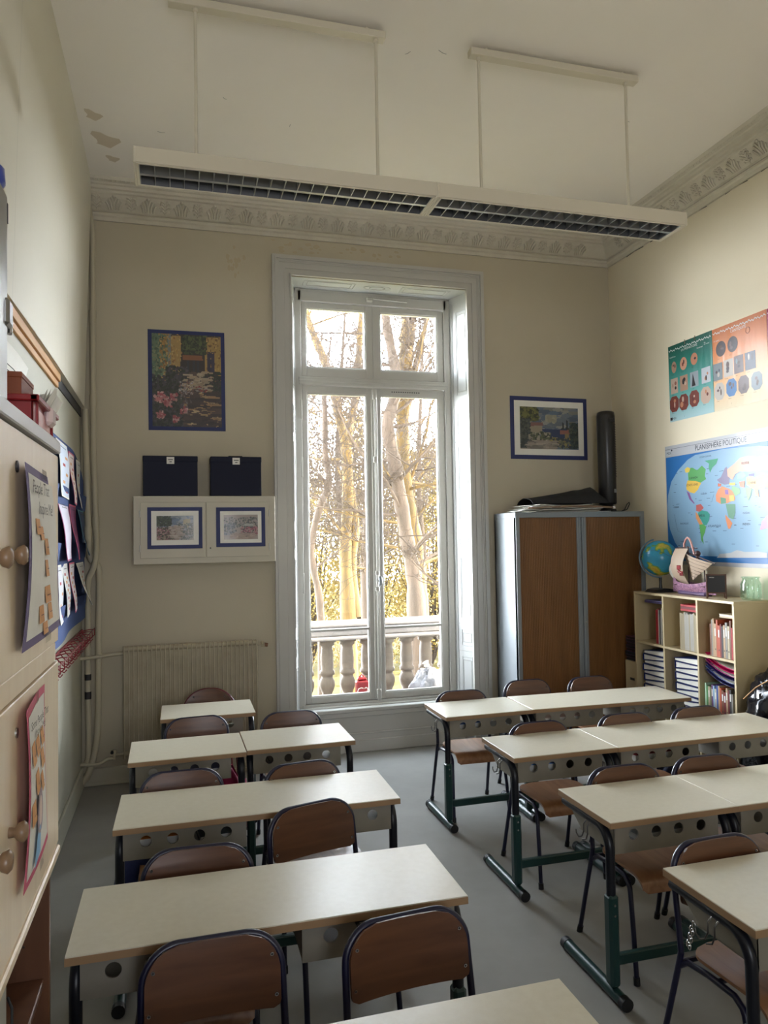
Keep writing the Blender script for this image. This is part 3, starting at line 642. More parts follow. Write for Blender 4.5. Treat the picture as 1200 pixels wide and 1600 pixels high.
# ================================================================ DESKS
def make_desk(W, hooks, label):
    d = .415; x0, x1 = -W / 2, W / 2; y0, y1 = -d / 2, d / 2
    root = thing('school_desk', (0, 0, 0), label, 'desk')
    b = MB(); b.box((x0, y0, .674), (x1, y1, .700), M['top'], .0012); o = b.build('desktop', root)
    e = MB(); e.box((x0 - .0005, y0 - .001, .6745), (x1 + .0005, y0 + .001, .6965), M['edge'], .0005); e.box((x0 - .001, y0, .6745), (x0 + .001, y1, .6965), M['edge']); e.box((x1 - .001, y0, .6745), (x1 + .001, y1, .6965), M['edge']); e.build('edge_band', o)
    # book trays with four round holes in the front panel
    n = 1 if W < .9 else 2; tw = W / n - .05 if n == 2 else W - .075
    for i in range(n):
        cx = 0 if n == 1 else (i - .5) * W * .5; a, c = cx - tw / 2, cx + tw / 2
        if n == 2: a, c = (x0 + .035, x0 + .52) if i == 0 else (x1 - .52, x1 - .035)
        else: a, c = x0 + .035, x0 + .52
        b = MB(); yb = y0 + .03; z0, z1 = .565, .674; hr = .0225; hz = .630; m = M['tray']
        hx = [a + (c - a) * t for t in (.18, .395, .61, .83)]
        # front panel built round the holes
        edges = [a] + [(hx[q] + hx[q + 1]) / 2 for q in range(3)] + [c]
        for q in range(4):
            l, r, h = edges[q], edges[q + 1], hx[q]; N = 20
            ring = [(h + hr * cos(2 * pi * t / N), hz + hr * sin(2 * pi * t / N)) for t in range(N)]
            sq = []
            for t in range(N):
                ca, sa = cos(2 * pi * t / N), sin(2 * pi * t / N)
                kx = ((r - h) if ca > 0 else (h - l)) / max(abs(ca), 1e-6); kz = ((z1 - hz) if sa > 0 else (hz - z0)) / max(abs(sa), 1e-6); kk = min(kx, kz); sq.append((h + ca * kk, hz + sa * kk))
            # make sure corners belong to the outline
            for cxr, czr in ((r, z1), (l, z1), (l, z0), (r, z0)):
                j = min(range(N), key=lambda t: (sq[t][0] - cxr) ** 2 + (sq[t][1] - czr) ** 2); sq[j] = (cxr, czr)
            for yy, fl in ((yb, 0), (yb + .006, 1)):
                V = [(x, yy, z) for x, z in ring] + [(x, yy, z) for x, z in sq]
                F = [(t, (t + 1) % N, N + (t + 1) % N, N + t) for t in range(N)]
                b.add(V, [f if fl else f[::-1] for f in F], m)
            V = [(x, yb, z) for x, z in ring] + [(x, yb + .006, z) for x, z in ring]
            b.add(V, [(t, (t + 1) % N, N + (t + 1) % N, N + t) for t in range(N)], m)
        b.box((a, yb, z0 - .004), (c, yb + .02, z0), m); b.box((a, yb + .006, z0), (c, y0 + .30, z0 + .005), m)
        for xx in (a, c - .004): b.prism([(yb + .006, z0), (yb + .006, z1), (y0 + .36, z1), (y0 + .36, z1 - .05), (y0 + .28, z0)], (xx, 0, 0), (0, 1, 0), (0, 0, 1), (.004, 0, 0), m)
        b.build('book_tray', root)
    for s in (-1, 1):
        lx = s * (W / 2 - .022)
        b = MB()
        P = [(lx, y1 - .02, .655), (lx, y0 + .13, .655)] + [(lx, y0 + .13 - .085 * sin(t), .57 + .085 * cos(t)) for t in [i * pi / 14 for i in range(1, 8)]] + [(lx, y0 + .045, .38)]
        b.tube(P, .0185, M['black'], 12); o = b.build('leg', root)
        b = MB(); b.box((lx - .022, y0 + .02, .05), (lx + .022, y0 + .07, .405), M['green'], .01)
        for z in (.37, .33): b.lathe([(.006, 0), (.006, .002), (.0, .003)], M['chrome'], 8, (0, 0, 0)) if 0 else b.tube([(lx + s * .0, y0 + .018, z), (lx, y0 + .0215, z)], .005, M['chrome'], 8)
        b.build('leg_sleeve', o)
        b = MB(); b.tube([(lx, y0 - .045, .026), (lx, y1 + .005, .026)], .024, M['green'], 14); f_ = b.build('foot', root)
        for ya, yb_ in ((y0 - .050, y0 - .020), (y1 - .02, y1 + .010)): c_ = MB(); c_.tube([(lx, ya, .026), (lx, yb_, .026)], .0258, M['rubber'], 14); c_.build('end_cap', f_)
    b = MB(); b.box((x0 + .03, y0 + .033, .128), (x1 - .03, y0 + .058, .17), M['green'], .004); b.build('crossbar', root)
    if hooks:
        b = MB(); hx = x0 - .003; y = y0 + .19
        b.tube([(hx + .02, y, .655), (hx - .005, y, .63), (hx - .005, y, .60), (hx - .007, y + .012, .575), (hx - .012, y + .03, .567), (hx - .014, y + .045, .578), (hx - .012, y + .05, .59)], .0028, M['hookmetal'], 7)
        b.tube([(hx + .02, y - .03, .655), (hx - .005, y - .03, .63), (hx - .005, y - .03, .60), (hx - .007, y - .02, .575), (hx - .012, y + .0, .567)], .0028, M['hookmetal'], 7)
        b.build('bag_hook', root)
    return root
DZ = dict(S=.598, D=1.175)
spec = [  # front-left corner, rotation, kind, hooks, label
 ('L4', -.299, 2.222, -.006, 'D', 0, 'double desk nearest on the left, whole pale top in view'),
 ('L3', -.246, 3.133, -.012, 'D', 0, 'double desk in the second row from the front on the left'),
 ('L2a', -.243, 4.044, .012, 'S', 0, 'single desk on the left beside the radiator, joined to another desk on its right'),
 ('L2b', .361, 4.072, .012, 'S', 0, 'single desk on the left side, its right end on the central aisle, third row'),
 ('L1', -.102, 4.955, -.006, 'S', 0, 'small single desk standing alone in front of the radiator'),
 ('L5', -.243, 1.325, 0, 'D', 0, 'double desk at the bottom edge of the photo, only one back corner in view'),
 ('R1a', 1.620, 4.400, .004, 'S', 1, 'single desk right below the window, its end with a hook on the aisle'),
 ('R1b', 2.2195, 4.408, -.035, 'D', 0, 'long desk below the tambour cupboard, farthest row on the right'),
 ('R2a', 1.645, 3.485, -.003, 'S', 1, 'single desk on the aisle, second row from the window on the right'),
 ('R2b', 2.2435, 3.480, -.003, 'D', 0, 'long desk reaching towards the black bin bag, second row from the window'),
 ('R3a', 1.627, 2.592, -.003, 'S', 1, 'single desk on the aisle, third row from the window on the right'),
 ('R3b', 2.2255, 2.590, -.003, 'D', 0, 'desk cut by the right photo edge, third row from the window'),
 ('R4', 1.573, 1.780, 0, 'S', 1, 'desk in the lower right corner with a chain on its hook'),
]
protoD = {}
for k, x, y, rz, kd, hk, lab in spec:
    W_ = DZ[kd]; c, s = cos(rz), sin(rz); px, py = x + W_ / 2 * c - .2075 * s, y + W_ / 2 * s + .2075 * c
    lab = lab + ', cream top' if len(lab.split()) < 13 else lab
    if (kd, hk) not in protoD: o = protoD[(kd, hk)] = make_desk(W_, hk, lab); o.location = (px, py, 0); o.rotation_euler = (0, 0, rz)
    else: o = copy_tree(protoD[(kd, hk)], (px, py, 0), rz, lab)
    o['group'] = 'school desks in rows'
# ================================================================ CHAIRS
def make_chair(label, tube=None, rnd=0):
    T = tube or M['navy']; root = thing('school_chair', (0, 0, 0), label, 'chair'); r = .0105
    def yb(z): return .105 + (z - .40) * .13
    def cyb(x): return .016 * (1 - (x / .18) ** 2)
    hw = .182; arc = .09 if not rnd else .15; zt = .747; zc = zt - arc
    for s in (-1, 1):
        b = MB(); b.tube([(s * .203, .218, .012), (s * .192, .115, .385), (s * .190, .107, .42)], r, T, 10); o = b.build('leg', root)
        c = MB(); c.tube([(s * .2035, .222, 0), (s * .2025, .212, .03)], .0135, M['rubber'], 10); c.build('foot_cap', o)
        b = MB(); b.tube([(s * .190, .118, .37), (s * .178, .09, .392), (s * .172, 0, .398), (s * .170, -.11, .395)] + [(s * (.170 + .008 * t), -.13 - .035 * sin(t * pi / 2), .392 - .06 * t) for t in (.25, .5, 1)] + [(s * .185, -.190, .2), (s * .190, -.212, .012)], r, T, 10); o = b.build('leg', root)
        c = MB(); c.tube([(s * .1902, -.213, 0), (s * .1895, -.210, .03)], .0135, M['rubber'], 10); c.build('foot_cap', o)
    b = MB()
    P = [(-.190, .107, .42), (-.188, yb(.5), .50)]
    for i in range(13):
        t = i / 12 * pi / 2; ax = hw - .093 + .093 * cos(t) if not rnd else hw - .17 + .17 * cos(t); P.append((-ax - .002, yb(zc + arc * sin(t)) + cyb(ax) + .004, zc + arc * sin(t) - .001))
    P = P + [(-x, y, z) for x, y, z in P[::-1]]
    b.tube(P, r, T, 10); b.build('back_frame', root)
    b = MB(); b.tube([(-.172, -.03, .393), (.172, -.03, .393)], .009, T, 8); b.tube([(-.188, .112, .385), (.188, .112, .385)], .009, T, 8); b.build('stretcher', root)
    # curved plywood backrest
    b = MB()
    def fn(u, v):
        z = .565 + (.749 - .565) * v
        w_ = .178
        rr = .09 if not rnd else .15; kx = .088 if not rnd else .165
        if z > .749 - rr: q = (z - (.749 - rr)) / rr; w_ -= kx * (1 - sqrt(max(0, 1 - q * q)))
        if z < .585: q = (.585 - z) / .02; w_ -= .02 * (1 - sqrt(max(0, 1 - q * q)))
        x = (2 * u - 1) * w_
        z2 = z + .003 * (1 - (x / .172) ** 2) * (1 if v > .5 else 0)
        return (x, yb(z) - .012 + cyb(x), z2)
    b.grid(lambda u, v: fn(u, v), 18, 20, M['ply'], -.009, True)
    bk = b.build('backrest', root)
    for (x, z) in ((-.155, .70), (.155, .70), (-.165, .60), (.165, .60)) if not rnd else ((-.11, .70), (.11, .70)):
        b = MB(); b.tube([(x, yb(z) - .0235 + cyb(x), z), (x, yb(z) - .0205 + cyb(x), z)], .0052, M['chrome'], 12); b.tube([(x, yb(z) - .0238 + cyb(x), z), (x, yb(z) - .0234 + cyb(x), z)], .0028, M['ink'], 10); b.build('rivet', bk)
    b = MB()
    def sf(u, v):                                             # v: 0 back .. 1 front lip
        w_ = .182 - .012 * v
        if v < .22: q = 1 - v / .22; w_ -= .10 * (1 - sqrt(max(0, 1 - q * q)))
        if v > .95: q = (v - .95) / .05; w_ -= .018 * (1 - sqrt(max(0, 1 - q * q)))
        x = (2 * u - 1) * w_; y = .105 - .325 * min(v, .86) / .86
        z = .425 - .012 * sin(min(v / .8, 1) * pi) * (1 - (x / .18) ** 2)
        if v > .72: q = (v - .72) / .28; z -= .052 * q * q; y = .105 - .325 * .72 / .86 - (.075 * sin(q * pi / 2))
        return (x, y, z)
    b.grid(sf, 16, 26, M['seatply'], .010, True)
    st = b.build('seat', root)
    for (x, y) in ((-.14, .06), (.14, .06), (-.14, -.12), (.14, -.12)): b = MB(); b.tube([(x, y, .416), (x, y, .4225)], .005, M['steel'], 8); b.build('rivet', st)
    return root
chairs = [
 (.090, 1.945, 0.0, 'nearest chair on the left, brown plywood back filling the lower left'),
 (.635, 1.904, 4.7, 'nearest chair by the aisle, slightly turned, full backrest and rivets visible'),
 (.061, 2.570, -2.6, 'chair tucked behind the nearest left desk, left place, only its back top showing'),
 (.560, 2.871, 15.2, 'turned chair behind the nearest left desk, pulled out with its pale seat visible'),
 (.018, 3.484, -.9, 'chair behind the second left desk, its left place, backrest hiding holes'),
 (.594, 3.427, 6.8, 'chair behind the second left desk, its aisle-side place'),
 (.125, 4.556, 3.9, 'chair between the lone radiator desk and the joined desks'),
 (.685, 4.500, 0, 'chair behind the joined desks in front of the window casing'),
 (1.900, 4.720, -2, 'chair under the window behind the far aisle desk, seat visible beneath'),
 (2.500, 4.905, 1, 'chair before the left shutter of the tambour cupboard'),
 (3.000, 4.860, 1, 'chair before the right shutter of the tambour cupboard'),
 (1.996, 3.752, 0, 'chair behind the second right row at the aisle, seat visible under the tray'),
 (2.570, 3.760, 0, 'chair behind the second right row, middle place of three'),
 (3.075, 3.765, 0, 'chair in front of the bookshelf, right place of the second row'),
 (1.980, 2.893, -1.0, 'chair behind the third right row at the aisle, large seat visible underneath'),
 (2.435, 2.900, -3, 'chair behind the third right row, second place from the aisle'),
 (1.819, 2.082, 1.9, 'chair in the lower right corner behind the desk with the chain'),
 (2.330, 2.060, 0, 'chair cut off by the right photo edge, beside the lower right one'),
]
c0 = None
for x, y, a, lab in chairs:
    if c0 is None: c0 = make_chair(lab); c0.location = (x, y, 0); c0.rotation_euler = (0, 0, R(a)); o = c0
    else: o = copy_tree(c0, (x, y, 0), R(a), lab)
    o['group'] = 'plywood school chairs'
o = make_chair('round-backed chair with dark red frame against the radiator', M['redtube'], 1)
o.location = (.205, 5.43, 0); o.rotation_euler = (0, 0, R(-9)); o['group'] = 'plywood school chairs'

# things in and under the desk trays
def folder(name, x, y, z, w_, d, h, col, label, cat, rz=0, grp=None):
    t = thing(name, (x, y, z), label, cat, rz, grp)
    b = MB(); b.box((-w_ / 2, -d / 2, 0), (w_ / 2, d / 2, .003), flat(col), .001); b.box((-w_ / 2, -d / 2, h - .003), (w_ / 2, d / 2, h), flat(col), .001); b.box((-w_ / 2, d / 2 - .003, 0), (w_ / 2, d / 2, h), flat(col)); b.build('cover', t)
    b = MB(); b.box((-w_ / 2 + .004, -d / 2 + .003, .0032), (w_ / 2 - .004, d / 2 - .004, h - .0032), M['paper']); b.build('pages', t); return t
trayz = .571
folder('notebook', 1.83, 4.60, trayz, .24, .17, .05, srgb(40, 90, 170), 'blue notebook in the tray of the desk below the window', 'notebook', .1)
folder('notebook', 1.84, 3.66, trayz, .24, .17, .055, srgb(60, 130, 215), 'bright blue notebook in the tray of the second aisle desk', 'notebook', -.1)
folder('notebook', 2.55, 3.66, trayz, .30, .17, .05, srgb(150, 40, 50), 'dark red notebook in the long desk tray near the bookshelf', 'notebook', .05)
folder('notebook', 1.95, 2.77, trayz, .3, .17, .03, srgb(120, 120, 116), 'grey notebook in the tray of the third aisle desk', 'notebook', .05)
folder('notebook', -.08, 3.30, trayz, .2, .17, .05, srgb(190, 110, 30), 'orange notebook in the left tray of the second desk', 'notebook', .0)
folder('notebook', .18, 3.31, trayz, .2, .17, .03, srgb(50, 60, 62), 'black notebook beside the orange one in the tray', 'notebook', .1)
folder('notebook', .12, 4.2, trayz, .3, .17, .04, srgb(70, 74, 100), 'slate notebook in the tray of the desk beside the radiator', 'notebook', .05)
folder('notebook', .62, 4.23, trayz, .26, .17, .03, srgb(90, 80, 70), 'brown notebook in the tray of the third-row aisle desk', 'notebook', .05)
folder('notebook', 2.5, 4.57, trayz, .3, .17, .045, srgb(220, 190, 176), 'pale pink notebook in the long far desk tray', 'notebook', -.03)
folder('notebook', .0, 2.40, trayz, .26, .17, .035, srgb(150, 150, 152), 'light grey notebook in the nearest left desk tray', 'notebook', -.2)
def bag(name, x, y, z0, z1, w_, d, m, label, cat):
    t = thing(name, (x, y, z0), label, cat); b = MB(); blob(b, (0, 0, (z1 - z0) / 2), (w_ / 2, d / 2, (z1 - z0) / 2), m, x * 7, 20, 14, .25, 1.6, .95, .08); b.build('pouch', t)
    b = MB(); b.tube([(-w_ * .25, 0, (z1 - z0) * .9), (-w_ * .1, 0, (z1 - z0) + .03), (w_ * .1, 0, (z1 - z0) + .03), (w_ * .25, 0, (z1 - z0) * .9)], .006, m, 6); b.build('strap', t); return t
bag('satchel', -.16, 3.48, 0, .52, .22, .16, mat('navy_canvas', srgb(24, 34, 84), .8, bump=(60, .3)), 'navy canvas satchel on the floor under the second left desk', 'bag')
bag('satchel', .28, 4.42, 0, .50, .24, .16, mat('magenta_canvas', srgb(150, 20, 70), .8, bump=(60, .3)), 'magenta and navy satchel under the joined desks', 'bag')
bag('satchel', 2.9, 3.82, 0, .5, .5, .16, mat('dark_blue_canvas', srgb(20, 28, 60), .8, bump=(60, .3)), 'dark blue satchel under the long desk near the bookshelf', 'bag')
b = MB(); b.box((.515, 2.20, .655), (.60, 2.35, .6735), M['blackplastic'], .008); b.box((.53, 2.198, .660), (.585, 2.2, .668), M['steel'])
tag(b.build('pencil_case'), 'black pencil case wedged under the nearest left desk top', 'case')
b = MB()                                                          # chain on the near right hook
for i in range(7):
    a = i * .9; c = Vector((1.553 - .006 * (i % 2), 2.02 + .004 * i, .60 - .013 * i)); n_ = 10
    b.tube([c + Vector((cos(2 * pi * j / n_) * .007 * (i % 2), cos(2 * pi * j / n_) * .007 * (1 - i % 2), sin(2 * pi * j / n_) * .011)) for j in range(n_)], .002, M['chrome'], 5, closed=True)
tag(b.build('chain'), 'short chrome chain hanging from the hook of the lower right desk', 'chain')
t = thing('white_packet', (-.10, 4.05, .6), '', 'packet')
b = MB(); b.box((-.035, -.02, -.03), (.035, .0, .02), M['paper'], .008); b.tube([(-.03, -.01, .02), (0, -.014, .026), (.03, -.01, .02)], .004, M['paper'], 6); b.build('wrapper', t); t['label'] = 'small white packet at the tray front of the desk beside the radiator'
# ================================================================ BACK WALL THINGS
# radiator
t = thing('radiator', (.115, 5.99, .2), 'old cream column radiator on the back wall left of the window', 'radiator')
b = MB(); b.box((-.505, -.018, .01), (.505, .018, .83), M['oldpaint'], .006)
for i in range(31):
    x = -.497 + i * .0331; b.box((x - .0045, -.045, .0), (x + .0045, -.01, .84), M['oldpaint'], .003)
b.build('panel', t)
for z in (.03, .815): b = MB(); b.tube([(-.505, -.012, z), (.505, -.012, z)], .022, M['oldpaint'], 12); b.build('header', t)
b = MB(); b.tube([(.50, -.012, .80), (.545, -.012, .80)], .010, M['oldpaint'], 8); b.tube([(.545, -.03, .79), (.545, .0, .81)], .016, M['oldpaint'], 10); b.tube([(.56, -.012, .795), (.585, -.012, .79)], .015, mat('brass_knob', srgb(120, 84, 58), .4), 10); b.build('bleed_valve', t)
b = MB(); b.tube([(-.505, -.012, .03), (-.60, -.012, .03)], .012, M['oldpaint'], 10); b.tube([(-.57, -.012, -.0), (-.57, -.012, .07)], .014, M['oldpaint'], 10); b.tube([(-.585, -.04, .055), (-.585, -.012, .055)], .012, M['rubber'], 8); b.build('shut_off_valve', t)
# heating pipes
def pipe(name, pts, r, label, cols=()):
    t = thing(name, (pts[0][0], pts[0][1], pts[0][2]), label, 'pipe'); o = Vector(pts[0])
    P = [Vector(p) for p in pts]; D = []
    for i in range(len(P) - 1):
        for k in range(5):
            f = k / 5; p0 = P[max(i - 1, 0)]; p1 = P[i]; p2 = P[i + 1]; p3 = P[min(i + 2, len(P) - 1)]; c = p0.lerp(p1, 0)
            d01, d12, d23 = max((p1 - p0).length, .001), (p2 - p1).length, max((p3 - p2).length, .001)
            m1 = (p2 - p1) * .5 if i == 0 else ((p1 - p0) / d01 + (p2 - p1) / d12) * .5 * min(d12, .12); m2 = (p2 - p1) * .5 if i == len(P) - 2 else ((p2 - p1) / d12 + (p3 - p2) / d23) * .5 * min(d12, .12)
            D.append((2 * f ** 3 - 3 * f * f + 1) * p1 + (f ** 3 - 2 * f * f + f) * m1 + (-2 * f ** 3 + 3 * f * f) * p2 + (f ** 3 - f * f) * m2)
    D.append(P[-1]); b = MB(); b.tube([p - o for p in D], r, M['pipe'], 12); b.build('pipe_run', t)
    for (x, z) in cols: b = MB(); b.tube([Vector((x, pts[0][1], z)) - o, Vector((x, pts[0][1], z - .03)) - o, Vector((x, pts[0][1], z - .10)) - o], [r * 1.3, r * 1.3, r * 1.1], M['pipe'], 12); b.build('pipe_collar', t)
    return t
yp = 5.99
pipe('heating_pipe', [(-.625, yp, 4.40), (-.600, yp, 4.2), (-.600, yp, 3.3), (-.597, yp, 2.55), (-.585, yp, 2.10), (-.578, yp, 1.90), (-.577, yp - .03, 1.73), (-.60, yp - .03, 1.63), (-.632, yp - .02, 1.56), (-.640, yp, 1.40), (-.640, yp, .6), (-.640, yp, .22), (-.68, yp, .12)], .022, 'right-hand heating pipe rising to the cornice in the left corner', [(-.600, 3.6), (-.598, 2.95), (-.582, 2.03)])
pipe('heating_pipe', [(-.655, yp, 2.84), (-.648, yp, 2.5), (-.637, yp, 2.0), (-.630, yp, 1.85), (-.618, yp + .015, 1.70), (-.575, yp + .02, 1.66), (-.560, yp + .01, 1.56), (-.565, yp, 1.2), (-.568, yp, .55), (-.585, yp - .01, .30), (-.64, yp - .03, .10), (-.68, yp - .03, .05)], .024, 'left-hand heating pipe dropping from the boarding and crossing over', [(-.636, 1.95)])
for z, h, lb in ((.80, .045, 'upper'), (.66, .055, 'lower')): b = MB(); b.tube([(-.640, yp, z), (-.640, yp, z + h * .5), (-.640, yp, z + h)], [.0232, .0236, .0232], M['ink'], 12); tag(b.build('pipe_tape'), '%s black band of tape round the left corner pipe' % lb, 'tape', 'black tape bands on the pipe')
pipe('radiator_pipe', [(-.69, yp - .035, .965), (-.55, yp - .035, .975), (-.42, yp - .015, .985), (-.39, yp - .012, .985)], .013, 'thin upper pipe feeding the radiator from the corner')
pipe('radiator_pipe', [(-.69, yp - .035, .185), (-.56, yp - .035, .18), (-.50, yp - .012, .205), (-.46, yp - .012, .205)], .013, 'thin lower return pipe of the radiator near the skirting')

# raster pictures ------------------------------------------------
MPIC = attrmat('printed_picture', .5, .15)
def canvas(w_, h, col): return np.ones((h, w_, 3)) * np.array(srgb(*col))
def pfill(im, poly, col, jit=0.0, rng=None):
    h, w_ = im.shape[:2]; Y, X = np.mgrid[0:h, 0:w_]; X = (X + .5) / w_; Y = (Y + .5) / h; ins = np.zeros((h, w_), bool); n = len(poly)
    for i in range(n):
        (x0, y0), (x1, y1) = poly[i], poly[(i + 1) % n]
        if y0 == y1: continue
        cnd = ((y0 > Y) != (y1 > Y)) & (X < (x1 - x0) * (Y - y0) / (y1 - y0) + x0); ins ^= cnd
    im[ins] = np.array(srgb(*col)); return ins
def dabs(im, rng, n, reg, cols, r=(1, 2), el=1.0, v=.25):
    h, w_ = im.shape[:2]
    for _ in range(n):
        cx, cy = rng.uniform(reg[0], reg[2]) * w_, rng.uniform(reg[1], reg[3]) * h; q = rng.uniform(*r); c = np.array(srgb(*cols[rng.integers(len(cols))])) * rng.uniform(1 - v, 1 + v)
        x0, x1, y0, y1 = int(max(0, cx - q * el - 1)), int(min(w_, cx + q * el + 2)), int(max(0, cy - q - 1)), int(min(h, cy + q + 2))
        Y, X = np.mgrid[y0:y1, x0:x1]; mk = ((X - cx) / (q * el)) ** 2 + ((Y - cy) / q) ** 2 <= 1; im[y0:y1, x0:x1][mk] = np.clip(c, 0, 1)
def picture(name, x0, z0, w_, h, y, label, img, border, matte, rot=0.0, bulge=0.0):
    t = thing(name, (x0 + w_ / 2, y, z0), label, 'picture'); t.rotation_euler = (0, rot, 0)
    b = MB(); b.box((-w_ / 2, -.004, 0), (w_ / 2, 0, h), M['bluecard'], .001); b.build('blue_mount', t)
    if matte: b = MB(); b.box((-w_ / 2 + border, -.0055, border), (w_ / 2 - border, -.004, h - border), M['paper']); b.build('paper_margin', t)
    k = border + matte; b = MB(); b.raster(img * .48 + .018, (-w_ / 2 + k, -.0062, k), (1, 0, 0), (0, 0, 1), w_ - 2 * k, h - 2 * k, MPIC); b.build('print', t); return t
rng = np.random.default_rng(4)
im = canvas(84, 112, (70, 58, 52))
pfill(im, [(0, 0), (.25, 0), (.3, .5), (0, .55)], (120, 140, 110)); pfill(im, [(.10, 0), (.22, 0), (.22, .6), (.14, .62)], (196, 150, 72)); pfill(im, [(.28, .02), (.42, .02), (.40, .45), (.27, .45)], (206, 168, 96)); pfill(im, [(.22, 0), (.28, 0), (.27, .4), (.23, .4)], (150, 158, 152))
pfill(im, [(.42, 0), (.76, 0), (.76, .42), (.42, .42)], (60, 44, 40)); pfill(im, [(.44, .22), (.72, .22), (.74, .28), (.44, .28)], (170, 106, 60)); pfill(im, [(.76, .02), (1, .02), (1, .52), (.76, .40)], (204, 166, 92)); pfill(im, [(.80, .18), (.9, .18), (.9, .42), (.80, .38)], (58, 50, 84))
for x in (.50, .58, .64): pfill(im, [(x, .28), (x + .04, .28), (x + .04, .40), (x, .40)], (52, 54, 66))
pfill(im, [(.44, .42), (.62, .40), (1, .7), (1, 1), (.4, 1)], (104, 82, 72))
dabs(im, rng, 260, (.44, 0, .78, .20), [(70, 84, 44), (96, 110, 56), (44, 52, 34)], (1, 2)); dabs(im, rng, 200, (0, .0, .2, .5), [(110, 140, 110), (84, 110, 80), (150, 160, 120)], (1, 2))
dabs(im, rng, 160, (.1, .0, .42, .5), [(216, 170, 90), (176, 120, 60), (226, 190, 120)], (1, 1.6), .6); dabs(im, rng, 120, (.78, .0, 1, .5), [(216, 176, 100), (150, 110, 60)], (1, 1.6), .6)
pfill(im, [(.80, .20), (.85, .20), (.85, .41), (.80, .38)], (54, 46, 80)); pfill(im, [(.86, .20), (.90, .20), (.90, .43), (.86, .41)], (64, 54, 90))
dabs(im, rng, 300, (.2, .35, .5, .6), [(70, 60, 66), (90, 80, 90), (50, 60, 44)], (1, 2)); dabs(im, rng, 260, (.7, .40, 1, .62), [(50, 66, 44), (80, 60, 64), (40, 48, 38)], (1, 2))
dabs(im, rng, 60, (.45, .4, .85, .6), [(196, 170, 140), (210, 190, 160)], (1, 1.6), 3); dabs(im, rng, 90, (.5, .62, 1, 1), [(206, 170, 120), (180, 140, 96), (216, 186, 140)], (1, 2.2), 4); dabs(im, rng, 90, (.45, .6, 1, 1), [(84, 64, 60), (70, 54, 54)], (1, 2), 4)
dabs(im, rng, 800, (0, .45, .42, 1), [(44, 50, 36), (34, 36, 30), (64, 70, 50), (84, 76, 84)], (1, 2.2)); dabs(im, rng, 80, (.36, .58, .56, .86), [(120, 110, 110), (74, 66, 74), (160, 150, 146)], (.7, 1.2), .5)
for c in ((.12, .66), (.08, .70), (.17, .70), (.30, .68), (.22, .75), (.34, .92), (.45, .82), (.11, .87)): dabs(im, rng, 16, (c[0] - .05, c[1] - .035, c[0] + .05, c[1] + .035), [(214, 130, 132), (230, 176, 170), (190, 90, 98)], (1, 2.2))
dabs(im, rng, 60, (.38, .5, .58, .64), [(200, 190, 186), (170, 160, 160), (150, 110, 96)], (.7, 1.2)); dabs(im, rng, 20, (.62, .56, .8, .62), [(190, 180, 170), (150, 60, 56)], (.7, 1.2), 2)
picture('garden_picture', -.198, 2.703, .590, .797, YB, 'tall picture of a sunlit flowery courtyard on a blue mount', im, .030, 0, R(-.3))
